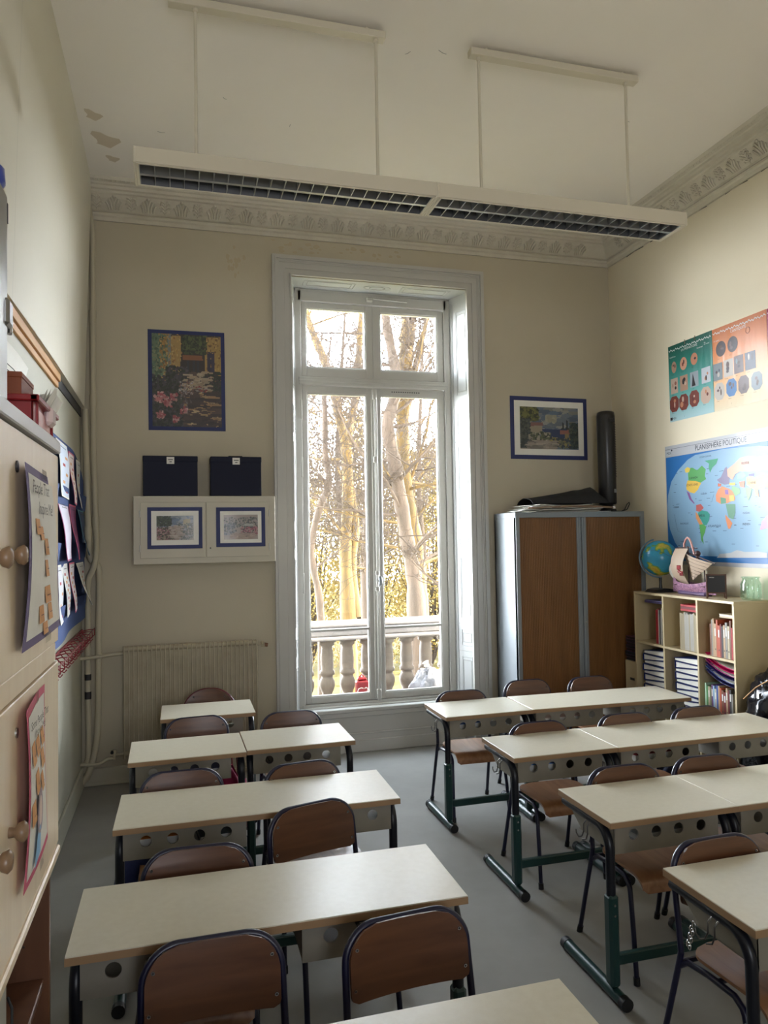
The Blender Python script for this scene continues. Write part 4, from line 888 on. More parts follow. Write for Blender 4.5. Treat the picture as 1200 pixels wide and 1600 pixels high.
def land(seed, kind):
    rng = np.random.default_rng(seed); im = canvas(72, 52, (150, 160, 176))
    if kind == 0:
        dabs(im, rng, 200, (0, 0, 1, .4), [(130, 150, 176), (176, 186, 196)], (2, 3), 2); pfill(im, [(.0, .5), (1, .42), (1, 1), (0, 1)], (190, 170, 150)); dabs(im, rng, 220, (0, 0, .38, .42), [(64, 80, 60), (90, 104, 76), (44, 56, 44)], (1, 2.4)); pfill(im, [(.72, .15), (.92, .12), (.92, .5), (.72, .5)], (206, 190, 140))
        dabs(im, rng, 260, (0, .45, .5, .95), [(170, 104, 116), (206, 160, 164), (76, 84, 60), (110, 90, 80)], (.8, 1.8)); dabs(im, rng, 240, (.6, .3, 1, 1), [(60, 76, 52), (96, 104, 84), (196, 190, 190)], (.8, 1.8)); dabs(im, rng, 60, (.35, .4, .7, .9), [(214, 196, 180)], (1, 2), 3)
    elif kind == 1:
        im[:] = np.array(srgb(206, 190, 180)); dabs(im, rng, 300, (0, .1, 1, .5), [(110, 120, 110), (150, 150, 150), (90, 96, 96), (190, 180, 180)], (.8, 2)); dabs(im, rng, 160, (0, .35, .35, .8), [(110, 116, 130), (170, 170, 176), (80, 90, 84)], (.8, 2)); dabs(im, rng, 160, (.5, .5, 1, .8), [(190, 100, 120), (214, 150, 160), (90, 84, 80)], (.8, 1.8)); dabs(im, rng, 80, (.2, .75, .9, 1), [(214, 190, 170), (196, 170, 160)], (1, 2), 3); pfill(im, [(.6, .36), (.88, .36), (.88, .46), (.6, .46)], (216, 216, 206))
    else:
        im[:] = np.array(srgb(120, 136, 156)); dabs(im, rng, 200, (0, 0, 1, .5), [(104, 124, 150), (140, 150, 166), (170, 170, 160)], (2, 3), 3); dabs(im, rng, 40, (.45, .2, .6, .32), [(190, 186, 160)], (1.5, 3)); pfill(im, [(.35, .52), (1, .50), (.75, .74), (.5, .72)], (36, 60, 116))
        pfill(im, [(.15, .45), (.38, .42), (.38, .62), (.16, .62)], (190, 176, 150)); pfill(im, [(.12, .38), (.38, .36), (.40, .44), (.12, .46)], (160, 110, 104)); pfill(im, [(0, .8), (.55, .70), (.8, .74), (.6, 1), (0, 1)], (176, 160, 140))
        dabs(im, rng, 240, (0, 0, .30, .30), [(96, 106, 44), (130, 130, 60), (50, 60, 34)], (1, 2.4)); dabs(im, rng, 330, (0, .28, .16, .95), [(44, 60, 60), (64, 80, 84), (90, 100, 90)], (1, 2)); dabs(im, rng, 110, (.15, .6, .5, .76), [(110, 120, 80), (190, 180, 160), (60, 74, 56)], (1, 2)); pfill(im, [(.71, .52), (.735, .30), (.76, .52)], (40, 50, 54)); pfill(im, [(.78, .52), (.805, .22), (.83, .52)], (34, 44, 50)); pfill(im, [(.68, .54), (.9, .52), (.92, .62), (.68, .64)], (186, 116, 100)); pfill(im, [(.76, .62), (.84, .62), (.84, .82), (.76, .82)], (176, 150, 96)); dabs(im, rng, 260, (.85, .35, 1, .95), [(44, 60, 60), (60, 84, 80), (90, 100, 80)], (1, 2)); dabs(im, rng, 140, (.5, .72, .85, .95), [(170, 156, 90), (60, 72, 84), (130, 130, 96)], (1, 2))
        dabs(im, rng, 60, (.15, .8, .6, .97), [(190, 176, 160), (150, 140, 130)], (1, 1.6), 4)
    return im
picture('seaside_picture', 2.888, 2.513, .772, .568, YB, 'seaside village picture with blue mount above the tambour cupboard', land(9, 2), .038, .055, R(.3))
# wall cabinet with two doors
t = thing('wall_cabinet', (.224, YB, 1.657), 'small white two-door wall cabinet between radiator and window casing', 'cabinet')
b = MB(); b.box((-.531, -.198, 0), (.531, -.001, .516), M['cabpaint'], .004); b.build('body', t)
for s in (-1, 1):
    b = MB(); a, c = (-.48, -.003) if s < 0 else (.003, .48); b.box((a, -.207, .045), (c, -.197, .468), M['cabpaint'], .003); d_ = b.build('door', t)
    for z in (.12, .38): b = MB(); b.tube([(s * .483, -.206, z - .025), (s * .483, -.206, z + .025)], .005, M['white'], 8); b.build('hinge', d_)
    if s > 0: b = MB(); b.tube([(.032, -.210, .115), (.032, -.206, .115)], .006, M['ink'], 8); b.build('keyhole', d_)
yc = YB - .208
picture('flower_market_picture', -.205, 1.772, .402, .315, yc, 'small flowery avenue print on the left door of the wall cabinet', land(5, 0), .028, .038)
picture('lakeside_picture', .300, 1.778, .375, .306, yc, 'small pinkish bridge print on the right door of the wall cabinet', land(6, 1), .030, .028)
# two navy file boxes on the wall cabinet
for i, (x0, x1, lab) in enumerate(((-.235, .165, 'navy file box with a label, left one on the wall cabinet'), (.263, .652, 'navy file box with a label, right one on the wall cabinet'))):
    t = thing('file_box', ((x0 + x1) / 2, 5.94, 2.173), lab, 'box', group='navy boxes on the wall cabinet'); w_ = (x1 - x0) / 2
    b = MB(); b.box((-w_, -.08, 0), (w_, .10, .30), M['navybox'], .003); b.build('body', t)
    b = MB(); b.box((-w_ - .002, -.083, .262), (w_ + .002, .102, .307), M['navybox'], .004); b.build('lid', t)
    b = MB(); b.box((-.028, -.0855, .245), (.028, -.083, .298), M['paper'], .001); b.box((-.018, -.0865, .275), (.018, -.0856, .281), M['ink']); b.box((-.008, -.0865, .258), (.010, -.0856, .264), M['ink']); b.build('label_holder', t)
    if i: b = MB(); b.tube([(-.06, 0, .305), (-.05, 0, .316), (.05, 0, .316), (.06, 0, .305)], .006, M['rubber'], 8); b.build('handle', t)

# tambour cupboard
t = thing('tambour_cupboard', (3.315, 5.81, 0), 'grey metal cupboard with brown tambour shutters in the right corner', 'cupboard')
G = M['cabmetal']; hw = .612
b = MB(); b.box((-hw, -.21, .02), (-hw + .02, .21, 2.02), G, .003); b.box((hw - .02, -.21, .02), (hw, .21, 2.02), G, .003); b.box((-hw, .19, .02), (hw, .21, 2.02), G); b.box((-hw - .0015, -.2115, 1.975), (hw + .0015, .2115, 2.0215), G, .003); b.box((-hw, -.21, 0), (hw, .2, .09), G, .003)
b.box((-hw, -.213, .05), (-hw + .035, -.17, 2.0), G, .003); b.box((hw - .035, -.213, .05), (hw, -.17, 2.0), G, .003); b.build('body', t)
for a, c in ((-hw + .035, -.045), (.045, hw - .035)):
    b = MB(); n = 34; F = []; V = []
    for i in range(n + 1):
        x = a + (c - a) * i / n
        for dx, dy in ((0, .0), (.002, .003), (.004, 0)) if i < n else ((0, 0),): V.append((x + dx, -.195 + dy))
    P = V; k = len(P); b.add([(x, y, z) for z in (.09, 1.976) for x, y in P], [(i, i + 1, k + i + 1, k + i) for i in range(k - 1)], M['tambour'])
    b.build('tambour_shutter', t)
for a, c in ((-.045, -.003), (.003, .045)):
    b = MB(); b.box((a, -.206, .09), (c, -.185, 1.976), G, .004); b.box((a + .014, -.210, .09), (c - .014, -.2, 1.976), G, .004); o = b.build('pull_profile', t)
b = MB(); b.tube([(.024, -.214, 1.09), (.024, -.205, 1.09)], .009, M['steel'], 12); b.build('lock', t)
ztop = 2.0222
# fan
t = thing('tower_fan', (3.72, 5.83, ztop), 'slim black tower fan standing on the tambour cupboard', 'fan')
b = MB(); b.lathe([(.0, 0), (.075, 0), (.078, .012), (.06, .03), (.05, .05), (.05, .075), (.0, .075)], M['blackplastic'], 28); b.build('base', t)
b = MB(); b.lathe([(.0, .07), (.070, .07), (.078, .085), (.080, .86), (.074, .895), (.05, .905), (0, .905)], M['blackplastic'], 32); o = b.build('housing', t)
b = MB()
for i in range(22):
    z = .32 + i * .022
    b.tube([(.082 * cos(a), .082 * sin(a), z) for a in [R(q) for q in range(-60, 0, 12)]], .0025, M['ink'], 5)
b.build('grille', o)
b = MB(); b.box((.018, -.083, .17), (.045, -.072, .205), M['steel'], .003); b.build('badge', o)
b = MB(); b.tube([(-.01, -.081, .27), (-.01, -.078, .27)], .008, M['ink'], 10); b.build('button', o)
b = MB(); b.box((-.03, -.086, .80), (.04, -.06, .835), M['ink'], .004); b.build('top_vent', o)
t = thing('power_cable', (3.80, 5.78, ztop), 'black looped power cable lying beside the tower fan', 'cable')
b = MB(); b.tube([(-.05, .03, .006), (0, -.03, .006), (.04, -.06, .02), (.075, -.05, .07), (.085, -.03, .085), (.07, -.02, .07), (.03, -.04, .02), (-.03, -.08, .005), (-.1, -.09, .005)], .004, M['rubber'], 7); b.build('cord', t); b = MB(); b.box((-.13, -.105, 0), (-.09, -.075, .025), M['rubber'], .006); b.build('plug', t)
# paper pile
random.seed(8)
for i in range(7):
    z = ztop + .0005 + i * .0085; w_ = .56 - .03 * i + random.uniform(-.04, .04); x = 3.19 + random.uniform(-.07, .05); b = MB(); ph = random.uniform(0, 6)
    b.grid(lambda u, v: ((2 * u - 1) * w_ * .72, -.17 + .32 * v + .01 * sin(u * 9 + ph), .006 * (1 + sin(u * 5 + ph)) * (1 if i else .4) + .004), 14, 4, M['paper'], .003, True)
    o = b.build('poster_sheet', loc=(x, 5.8, z)); o.rotation_euler = (0, 0, random.uniform(-.06, .06)); tag(o, 'rolled-out white poster sheets piled on the tambour cupboard', 'paper', 'poster sheets piled on the tambour cupboard')
b = MB(); b.grid(lambda u, v: (-.44 + .30 * u, -.22 + .16 * v, .002 - .012 * (1 - v) * sin(u * 5)), 8, 4, M['paper'], .002); o = b.build('torn_sheet', loc=(3.16, 5.8, ztop + .008)); tag(o, 'torn white sheet overhanging the left front edge of the cupboard', 'paper')
b = MB(); b.tube([(-.36, -.16, 0), (-.1, -.18, .01), (.2, -.175, .012), (.44, -.17, .0)], .009, flat(srgb(128, 104, 82)), 8); b.tube([(.44, -.17, 0), (.46, -.17, 0)], .0115, M['paper'], 8); tag(b.build('poster_roll', loc=(3.2, 5.8, ztop + .035)), 'thin kraft poster roll at the front of the pile', 'roll')
b = MB()
def bagf(u, v):
    x = -.36 + .74 * u; top = .05 + .12 * (u ** 1.3) * (1 if u < .86 else max(0, (1 - u) / .14)); return (x, -.13 + .3 * v, (sin(v * pi) ** .6) * top * (1 + .12 * mnoise.noise(Vector((u * 6, v * 4, 1)))) + .002)
b.grid(bagf, 26, 12, M['darkcloth'], .004); tag(b.build('folded_bag', loc=(3.27, 5.82, ztop + .075)), 'black folded cloth bag slumped on the poster pile', 'bag')
# ================================================================ RIGHT WALL
# posters lie on the wall plane: u runs towards the camera (-y), v up
PL = mat('laminated_poster', srgb(225, 225, 220), .18, coat=.6)
def onwall(y, z, d=0.0): return Vector((XR - d, y, z))
UW, VW = Vector((0, -1, 0)), Vector((0, 0, 1))
def glossy(c, k): return gloss_cache.setdefault((c, k), mat('poster_print', srgb(*[q * .88 for q in c]), .30, coat=.05, spec=.15))
gloss_cache = {}
def wsheet(b, pts, d, m):      # pts (y,z) on the wall, facing the room (-x)
    ar = sum(pts[i][0] * pts[(i + 1) % len(pts)][1] - pts[(i + 1) % len(pts)][0] * pts[i][1] for i in range(len(pts)))
    q = pts[::-1] if ar > 0 else pts
    b.add([(XR - d, y, z) for y, z in q], [tuple(range(len(q)))], m)
def ell(y, z, ry, rz, n=20, sq=2.0): 
    o = []
    for i in range(n):
        t = 2 * pi * i / n; c, s = cos(t), sin(t); o.append((y + ry * abs(c) ** (2 / sq) * (1 if c > 0 else -1), z + rz * abs(s) ** (2 / sq) * (1 if s > 0 else -1)))
    return o
def octo(y, z, ry, rz): return [(y + ry * a, z + rz * c) for a, c in ((-1, -.5), (-.5, -1), (.5, -1), (1, -.5), (1, .5), (.5, 1), (-.5, 1), (-1, .5))]
def rect(y, z, ry, rz): return [(y - ry, z - rz), (y + ry, z - rz), (y + ry, z + rz), (y - ry, z + rz)]
def gradient_sheet(b, y0, y1, z0, z1, stops, name):
    m = bpy.data.materials.new(name); m.use_nodes = True; n = m.node_tree; p = n.nodes['Principled BSDF']
    t = n.nodes.new('ShaderNodeTexCoord'); s = n.nodes.new('ShaderNodeSeparateXYZ'); mr = n.nodes.new('ShaderNodeMapRange'); r = n.nodes.new('ShaderNodeValToRGB')
    mr.inputs['From Min'].default_value = z0; mr.inputs['From Max'].default_value = z1
    n.links.new(t.outputs['Object'], s.inputs[0]); n.links.new(s.outputs['Z'], mr.inputs['Value']); n.links.new(mr.outputs[0], r.inputs[0]); n.links.new(r.outputs[0], p.inputs['Base Color'])
    while len(r.color_ramp.elements) < len(stops): r.color_ramp.elements.new(.5)
    for e, (q, c) in zip(r.color_ramp.elements, stops): e.position = q; e.color = (*srgb(*[v * .88 for v in c]), 1)
    p.inputs['Roughness'].default_value = .30; p.inputs['Specular IOR Level'].default_value = .15; p.inputs['Coat Weight'].default_value = .05; p.inputs['Coat Roughness'].default_value = .08
    nb = n.nodes.new('ShaderNodeTexNoise'); nb.inputs['Scale'].default_value = 4; mp = n.nodes.new('ShaderNodeMapping'); mp.inputs['Scale'].default_value = (1, 2.5, .6)
    n.links.new(t.outputs['Object'], mp.inputs[0]); n.links.new(mp.outputs[0], nb.inputs['Vector'])
    bp = n.nodes.new('ShaderNodeBump'); bp.inputs['Strength'].default_value = .35; bp.inputs['Distance'].default_value = .02
    n.links.new(nb.outputs['Fac'], bp.inputs['Height']); n.links.new(bp.outputs[0], p.inputs['Normal']); n.links.new(bp.outputs[0], p.inputs['Coat Normal'])
    b.box((XR - .002, y0, z0), (XR, y1, z1), m)
    return m
def zigzag(b, ya, yb, z, m):
    n = int(abs(ya - yb) / .014)
    for i in range(n):
        y0 = ya + (yb - ya) * i / n; y1 = ya + (yb - ya) * (i + 1) / n; zz = z + .006 * (-1) ** i + .004 * sin(i * 1.3)
        wsheet(b, [(y0, zz), (y1, zz - .012 * (-1) ** i), (y1, zz - .012 * (-1) ** i + .007), (y0, zz + .007)], .0026, m)
WH = glossy((226, 230, 226), 1); DK = glossy((40, 34, 36), 1)
# prehistory poster
b = MB(); gradient_sheet(b, 4.690, 5.208, 2.738, 3.362, [(0, (176, 208, 214)), (.35, (98, 170, 164)), (.7, (26, 122, 108)), (1, (10, 84, 70))], 'green_poster_print')
zigzag(b, 5.20, 4.70, 3.318, WH)
b.text('LA PRÉHISTOIRE', onwall(5.045, 3.288, .0026), UW, VW, .020, WH, width=.19); b.text('Paléolithique', onwall(5.19, 3.262, .0026), UW, VW, .010, WH); b.text('Néolithique', onwall(4.86, 3.262, .0026), UW, VW, .010, WH); b.text('Âge\ndes métaux', onwall(4.78, 3.285, .0026), UW, VW, .009, WH)
SK = [glossy(c, 2) for c in ((176, 138, 116), (206, 150, 122), (190, 128, 96), (150, 96, 80), (120, 60, 50), (104, 50, 44), (196, 168, 150))]
random.seed(6)
def tile(b, shp, y, z, ry, rz, base, marks, d=.0028):
    wsheet(b, shp(y, z, ry, rz), d, base)
    for i in range(len(marks)):
        yy, zz = y + random.uniform(-.45, .45) * ry, z + random.uniform(-.5, .5) * rz
        wsheet(b, ell(yy, zz, ry * random.uniform(.12, .35), rz * random.uniform(.15, .4), 9), d + .0003 + i * .0002, marks[i])
tile(b, ell, 5.14, 3.18, .030, .048, SK[0], [DK, DK]); tile(b, ell, 5.022, 3.184, .042, .052, SK[1], [DK, SK[4]]); tile(b, ell, 4.895, 3.192, .040, .048, SK[2], [DK, SK[0]])
tile(b, rect, 5.142, 3.027, .044, .062, SK[6], [SK[3], DK, SK[0]]); tile(b, rect, 5.024, 3.028, .046, .062, SK[0], [DK, DK, SK[6]]); wsheet(b, rect(4.90, 3.032, .048, .060), .0028, glossy((150, 160, 168), 2)); wsheet(b, [(4.93, 2.98), (4.885, 2.98), (4.915, 3.08)], .0032, DK); tile(b, rect, 4.766, 3.036, .050, .060, glossy((190, 196, 204), 2), [SK[1], SK[2], DK])
for (y, z) in ((5.149, 2.879), (5.032, 2.875), (4.907, 2.881), (4.775, 2.882)): tile(b, octo, y, z, .056, .064, SK[4] if y > 4.8 else SK[6], [SK[5], SK[2], SK[6]])
for (y, z) in ((5.14, 3.118), (5.02, 3.118), (4.895, 3.128), (5.142, 2.953), (5.024, 2.953), (4.90, 2.956), (4.766, 2.962), (5.149, 2.804), (5.032, 2.802), (4.907, 2.806), (4.775, 2.808)): b.text(random.choice(('Crâne', 'Biface', 'Grotte', 'Outils', 'Hache')), onwall(y + .03, z, .0028), UW, VW, .007, DK)
wsheet(b, rect(5.19, 2.762, .014, .012), .0028, DK); b.text('MDI', onwall(5.172, 2.754, .0028), UW, VW, .017, DK); b.text('1', onwall(5.03, 2.756, .0028), UW, VW, .010, DK)
p1 = tag(b.build('history_poster'), 'glossy green wall poster titled LA PRÉHISTOIRE nearest the corner', 'poster', 'history posters in a row')
b = MB()
for y in (5.0, 4.88): b.box((XR - .004, y - .006, 3.335), (XR - .0021, y + .006, 3.372), M['cellophane'])
tag(b.build('adhesive_tape'), 'two strips of clear tape holding the green poster', 'tape')
# antiquity poster
b = MB(); gradient_sheet(b, 4.150, 4.686, 2.738, 3.360, [(0, (230, 214, 180)), (.35, (236, 186, 136)), (.7, (222, 138, 84)), (1, (196, 112, 62))], 'orange_poster_print')
zigzag(b, 4.68, 4.155, 3.32, WH); b.text("L'ANTIQUITÉ", onwall(4.492, 3.288, .0026), UW, VW, .020, WH, width=.15); b.text('-52 : bataille', onwall(4.675, 3.262, .0026), UW, VW, .009, WH)
b.tube([onwall(4.325 + .020 * cos(t), 3.262 + .022 * sin(t), .0028) for t in [2 * pi * i / 14 for i in range(14)]], .0012, DK, 4, closed=True)
CN = [glossy(c, 3) for c in ((66, 52, 56), (104, 84, 84), (60, 66, 84), (120, 130, 136), (196, 186, 176), (70, 120, 176), (84, 60, 50))]
tile(b, ell, 4.598, 3.196, .052, .058, CN[0], [CN[1], CN[6], CN[1]]); tile(b, ell, 4.477, 3.200, .052, .058, CN[0], [CN[1], CN[2], CN[1]])
tile(b, rect, 4.637, 3.031, .048, .064, CN[3], [CN[0], CN[4], CN[2]]); tile(b, rect, 4.527, 3.036, .048, .064, CN[4], [CN[0], CN[0], CN[6]]); tile(b, rect, 4.423, 3.040, .046, .064, CN[1], [CN[6], CN[3], CN[0]]); tile(b, rect, 4.31, 3.04, .05, .064, CN[2], [CN[4], CN[0]])
for (y, z, c) in ((4.625, 2.881, 4), (4.502, 2.886, 5), (4.381, 2.884, 1), (4.256, 2.885, 3)): tile(b, octo, y, z, .052, .064, CN[c], [CN[0], CN[1], CN[6]])
for (y, z) in ((4.60, 3.122), (4.48, 3.124), (4.64, 2.958), (4.53, 2.958), (4.42, 2.960), (4.31, 2.96), (4.625, 2.806), (4.502, 2.806), (4.381, 2.806), (4.256, 2.806)): b.text(random.choice(('Monnaie', 'Temple', 'Casque', 'Arènes', 'Vase')), onwall(y + .035, z, .0028), UW, VW, .007, DK)
b.text('2', onwall(4.51, 2.765, .0028), UW, VW, .010, DK)
tag(b.build('history_poster'), "glossy orange wall poster titled L'ANTIQUITÉ with coins and vases", 'poster', 'history posters in a row')
b = MB(); gradient_sheet(b, 3.62, 4.146, 2.738, 3.358, [(0, (226, 190, 196)), (.5, (206, 110, 130)), (1, (170, 60, 90))], 'pink_poster_print'); zigzag(b, 4.14, 3.63, 3.32, WH); b.text('LE MOYEN ÂGE', onwall(3.98, 3.288, .0026), UW, VW, .020, WH, width=.2)
tile(b, ell, 4.09, 3.21, .04, .058, CN[4], [CN[1], CN[6]]); tile(b, octo, 4.09, 2.885, .045, .064, CN[4], [CN[1], CN[2]])
tag(b.build('history_poster'), 'pink poster cut by the right photo edge, next to the orange one', 'poster', 'history posters in a row')
# world map
MAPD = [
((92, 168, 96), [(4.993, 2.338), (4.953, 2.341), (4.898, 2.314), (4.842, 2.346), (4.8, 2.312), (4.813, 2.261), (4.798, 2.238), (4.859, 2.216), (4.903, 2.212), (5.003, 2.243), (5.006, 2.293)]),
((228, 196, 84), [(5.045, 2.335), (5.009, 2.351), (4.976, 2.336), (4.994, 2.307), (5.035, 2.307)]),
((70, 160, 120), [(4.808, 2.379), (4.661, 2.382), (4.683, 2.344), (4.726, 2.319), (4.754, 2.282), (4.768, 2.324), (4.761, 2.352)]),
((232, 190, 78), [(5.014, 2.244), (4.919, 2.232), (4.854, 2.212), (4.877, 2.188), (4.894, 2.163), (4.94, 2.136), (4.985, 2.146), (5.029, 2.172), (5.03, 2.21)]),
((140, 96, 150), [(5.03, 2.161), (4.996, 2.143), (4.97, 2.092), (4.938, 2.06), (4.944, 2.053), (4.999, 2.094)]),
((190, 96, 90), [(4.922, 2.044), (4.867, 2.049), (4.836, 2.018), (4.881, 1.986), (4.924, 1.999)]),
((64, 156, 140), [(4.903, 1.983), (4.858, 2.0), (4.794, 1.987), (4.769, 1.964), (4.781, 1.92), (4.81, 1.884), (4.842, 1.885), (4.872, 1.93), (4.904, 1.95)]),
((222, 150, 96), [(4.93, 1.992), (4.903, 1.968), (4.873, 1.922), (4.852, 1.892), (4.891, 1.889), (4.927, 1.939)]),
((96, 170, 90), [(4.891, 1.889), (4.847, 1.892), (4.815, 1.873), (4.834, 1.825), (4.857, 1.788), (4.848, 1.74), (4.874, 1.766), (4.883, 1.826)]),
((226, 140, 92), [(4.672, 2.148), (4.63, 2.17), (4.561, 2.148), (4.514, 2.123), (4.497, 2.066), (4.576, 2.042), (4.646, 2.038), (4.696, 2.062), (4.699, 2.106)]),
((150, 110, 170), [(4.601, 2.143), (4.567, 2.141), (4.563, 2.105), (4.598, 2.107)]),
((90, 150, 120), [(4.649, 2.089), (4.594, 2.079), (4.591, 2.043), (4.646, 2.038)]),
((96, 150, 120), [(4.596, 2.036), (4.499, 2.031), (4.501, 1.968), (4.523, 1.92), (4.571, 1.935), (4.584, 1.986)]),
((226, 140, 90), [(4.605, 1.958), (4.562, 1.921), (4.534, 1.892), (4.56, 1.85), (4.58, 1.854), (4.601, 1.922)]),
((236, 190, 90), [(4.559, 2.098), (4.51, 2.098), (4.507, 2.053), (4.556, 2.055)]),
((130, 120, 150), [(4.679, 2.221), (4.637, 2.239), (4.594, 2.3), (4.574, 2.312), (4.547, 2.239), (4.55, 2.182), (4.6, 2.179), (4.649, 2.197)]),
((200, 100, 70), [(4.67, 2.195), (4.634, 2.188), (4.64, 2.169), (4.671, 2.171)]),
((236, 176, 150), [(4.567, 2.24), (4.57, 2.29), (4.495, 2.325), (4.436, 2.361), (4.352, 2.366), (4.254, 2.348), (4.203, 2.316), (4.214, 2.263), (4.284, 2.257), (4.366, 2.257), (4.44, 2.264), (4.489, 2.248), (4.519, 2.208)]),
((150, 206, 196), [(4.47, 2.246), (4.412, 2.262), (4.381, 2.231), (4.415, 2.207), (4.471, 2.211)]),
((226, 130, 96), [(4.453, 2.189), (4.397, 2.191), (4.404, 2.144), (4.445, 2.153)]),
((140, 190, 140), [(4.521, 2.166), (4.446, 2.14), (4.448, 2.105), (4.496, 2.087), (4.532, 2.138)]),
((140, 200, 130), [(4.394, 2.143), (4.33, 2.138), (4.346, 2.085), (4.371, 2.045), (4.387, 2.094)]),
((242, 200, 110), [(4.377, 2.217), (4.34, 2.221), (4.295, 2.21), (4.224, 2.224), (4.228, 2.131), (4.273, 2.121), (4.326, 2.131), (4.38, 2.162)]),
((90, 84, 150), [(4.358, 2.236), (4.303, 2.238), (4.309, 2.218), (4.354, 2.222)]),
((230, 160, 110), [(4.308, 2.13), (4.273, 2.121), (4.266, 2.067), (4.297, 2.082)]),
((220, 140, 180), [(4.268, 1.839), (4.248, 1.899), (4.2, 1.937), (4.204, 1.851)]),
((236, 206, 100), [(4.55, 2.189), (4.491, 2.188), (4.492, 2.167), (4.55, 2.172)]),
((190, 190, 190), [(4.706, 1.636), (4.674, 1.665), (4.564, 1.674), (4.495, 1.696), (4.42, 1.683), (4.293, 1.688), (4.212, 1.679), (4.213, 1.646)]),
]

b = MB(); y0, y1, z0, z1 = 3.76, 5.285, 1.572, 2.545
mm = gradient_sheet(b, y0, y1, z0, z1, [(0, (190, 192, 197)), (1, (190, 192, 197))], 'map_paper')
wsheet(b, [(5.277, 1.602), (5.277, 2.452), (3.77, 2.452), (3.77, 1.602)], .0024, glossy((42, 112, 178), 4))
OV = [(4.915, 2.436), (4.6, 2.446), (4.404, 2.437), (4.25, 2.425), (4.1, 2.40), (3.95, 2.34), (3.84, 2.22), (3.79, 2.05), (3.80, 1.85), (3.87, 1.70), (3.95, 1.646), (5.043, 1.646), (5.122, 1.681), (5.191, 1.751), (5.247, 1.854), (5.271, 1.949), (5.272, 2.053), (5.261, 2.14), (5.216, 2.248), (5.127, 2.335), (5.007, 2.408)]
wsheet(b, OV, .0028, glossy((138, 176, 204), 4))
for i, (c, pts) in enumerate(MAPD): wsheet(b, pts, .0032 + .00012 * i, glossy(c, 5))
for i, (c, pts) in enumerate((((236, 176, 150), [(4.26, 2.352), (4.05, 2.35), (3.90, 2.29), (3.93, 2.26), (4.06, 2.255), (4.12, 2.225), (4.22, 2.262)]), ((242, 200, 110), [(4.23, 2.22), (4.16, 2.22), (4.14, 2.17), (4.17, 2.13), (4.23, 2.131)]), ((220, 140, 180), [(4.2, 1.937), (4.10, 1.955), (4.02, 1.93), (3.99, 1.87), (4.05, 1.80), (4.12, 1.83), (4.204, 1.851)]), ((150, 190, 120), [(4.19, 2.04), (4.10, 2.03), (4.02, 1.99), (4.08, 1.98), (4.18, 2.01)]), ((200, 110, 120), [(4.09, 2.21), (4.07, 2.17), (4.09, 2.14), (4.105, 2.17)]))): wsheet(b, pts, .0066 + .0001 * i, glossy(c, 5))
inkm = glossy((36, 40, 52), 6); D = .0074
b.text('PLANISPHÈRE POLITIQUE', onwall(4.913, 2.470, .003), UW, VW, .040, inkm, width=.545)
wsheet(b, [(5.27, 2.505), (5.27, 2.465), (5.215, 2.465), (5.215, 2.505)], .0026, glossy((200, 206, 210), 4)); b.text('MDI', onwall(5.262, 2.474, .003), UW, VW, .022, inkm); wsheet(b, ell(5.197, 2.505, .008, .008, 12), .003, inkm)
wsheet(b, [(5.283, 2.516), (5.283, 2.518), (3.77, 2.522), (3.77, 2.520)], .0026, inkm)
for tx, y, z, h in (('CANADA', 4.985, 2.252, .016), ('ÉTATS UNIS', 5.022, 2.196, .018), ('BRÉSIL', 4.89, 1.950, .018), ('CHINE', 4.365, 2.165, .018), ('RUSSIE', 4.42, 2.31, .018), ('OCÉAN', 4.86, 2.12, .014), ('OCÉAN', 5.19, 2.03, .014), ('PACIFIQUE', 5.11, 1.895, .014), ('ATLANTIQUE', 4.79, 1.868, .016), ('INDIEN', 4.43, 1.875, .016), ('OCÉAN', 4.425, 1.955, .014), ('OCÉAN GLACIAL', 4.86, 2.405, .012)): b.text(tx, onwall(y, z, D), UW, VW, h, inkm)
random.seed(12)
for i in range(70):
    y, z = random.uniform(4.15, 5.2), random.uniform(1.72, 2.38); l = random.uniform(.015, .05)
    if not (4.2 < y < 4.5 and z > 2.2): wsheet(b, rect(y, z, l / 2, .0013), .0030, inkm)
for (pts) in ([(4.72, 2.115), (4.745, 2.06), (4.76, 2.06)], [(5.19, 1.98), (5.17, 1.90), (5.15, 1.84), (5.10, 1.83)]): b.tube([onwall(y, z, .003) for y, z in pts], .0008, inkm, 4)
tag(b.build('world_map', loc=(-.0015, 0, 0)), 'large laminated political world map titled PLANISPHÈRE POLITIQUE', 'map')

# ---------------------------------------------------------------- bookshelf
bs = thing('bookshelf', (3.775, 4.772, 0), 'pale laminate cube bookshelf along the right wall below the map', 'bookshelf')
ox, oy = 3.775, 4.772; L = M['laminate']
def bb(name, a, c, m=L, bev=.001):
    b = MB(); b.box((a[0] - ox, a[1] - oy, a[2]), (c[0] - ox, c[1] - oy, c[2]), m, bev); return b.build(name, bs)
X0 = 3.628
bb('top_panel', (X0, 4.205, 1.337), (XR - .003, 5.345, 1.355)); bb('base', (X0 + .01, 4.22, 0), (XR - .003, 5.33, .10), M['laminate'])
bb('side_panel', (X0, 4.205, .08), (XR - .003, 4.223, 1.337)); bb('side_panel', (X0, 5.327, .08), (XR - .003, 5.345, 1.337)); bb('back_panel', (XR - .008, 4.22, .1), (XR - .003, 5.33, 1.337), M['laminate_side'])
for y in (4.573, 4.962): bb('divider', (X0 + .001, y, .1), (XR - .008, y + .018, 1.337))
for z in (.938, .52, .10): bb('shelf', (X0 + .0015, 4.222, z), (XR - .008, 5.328, z + .017))
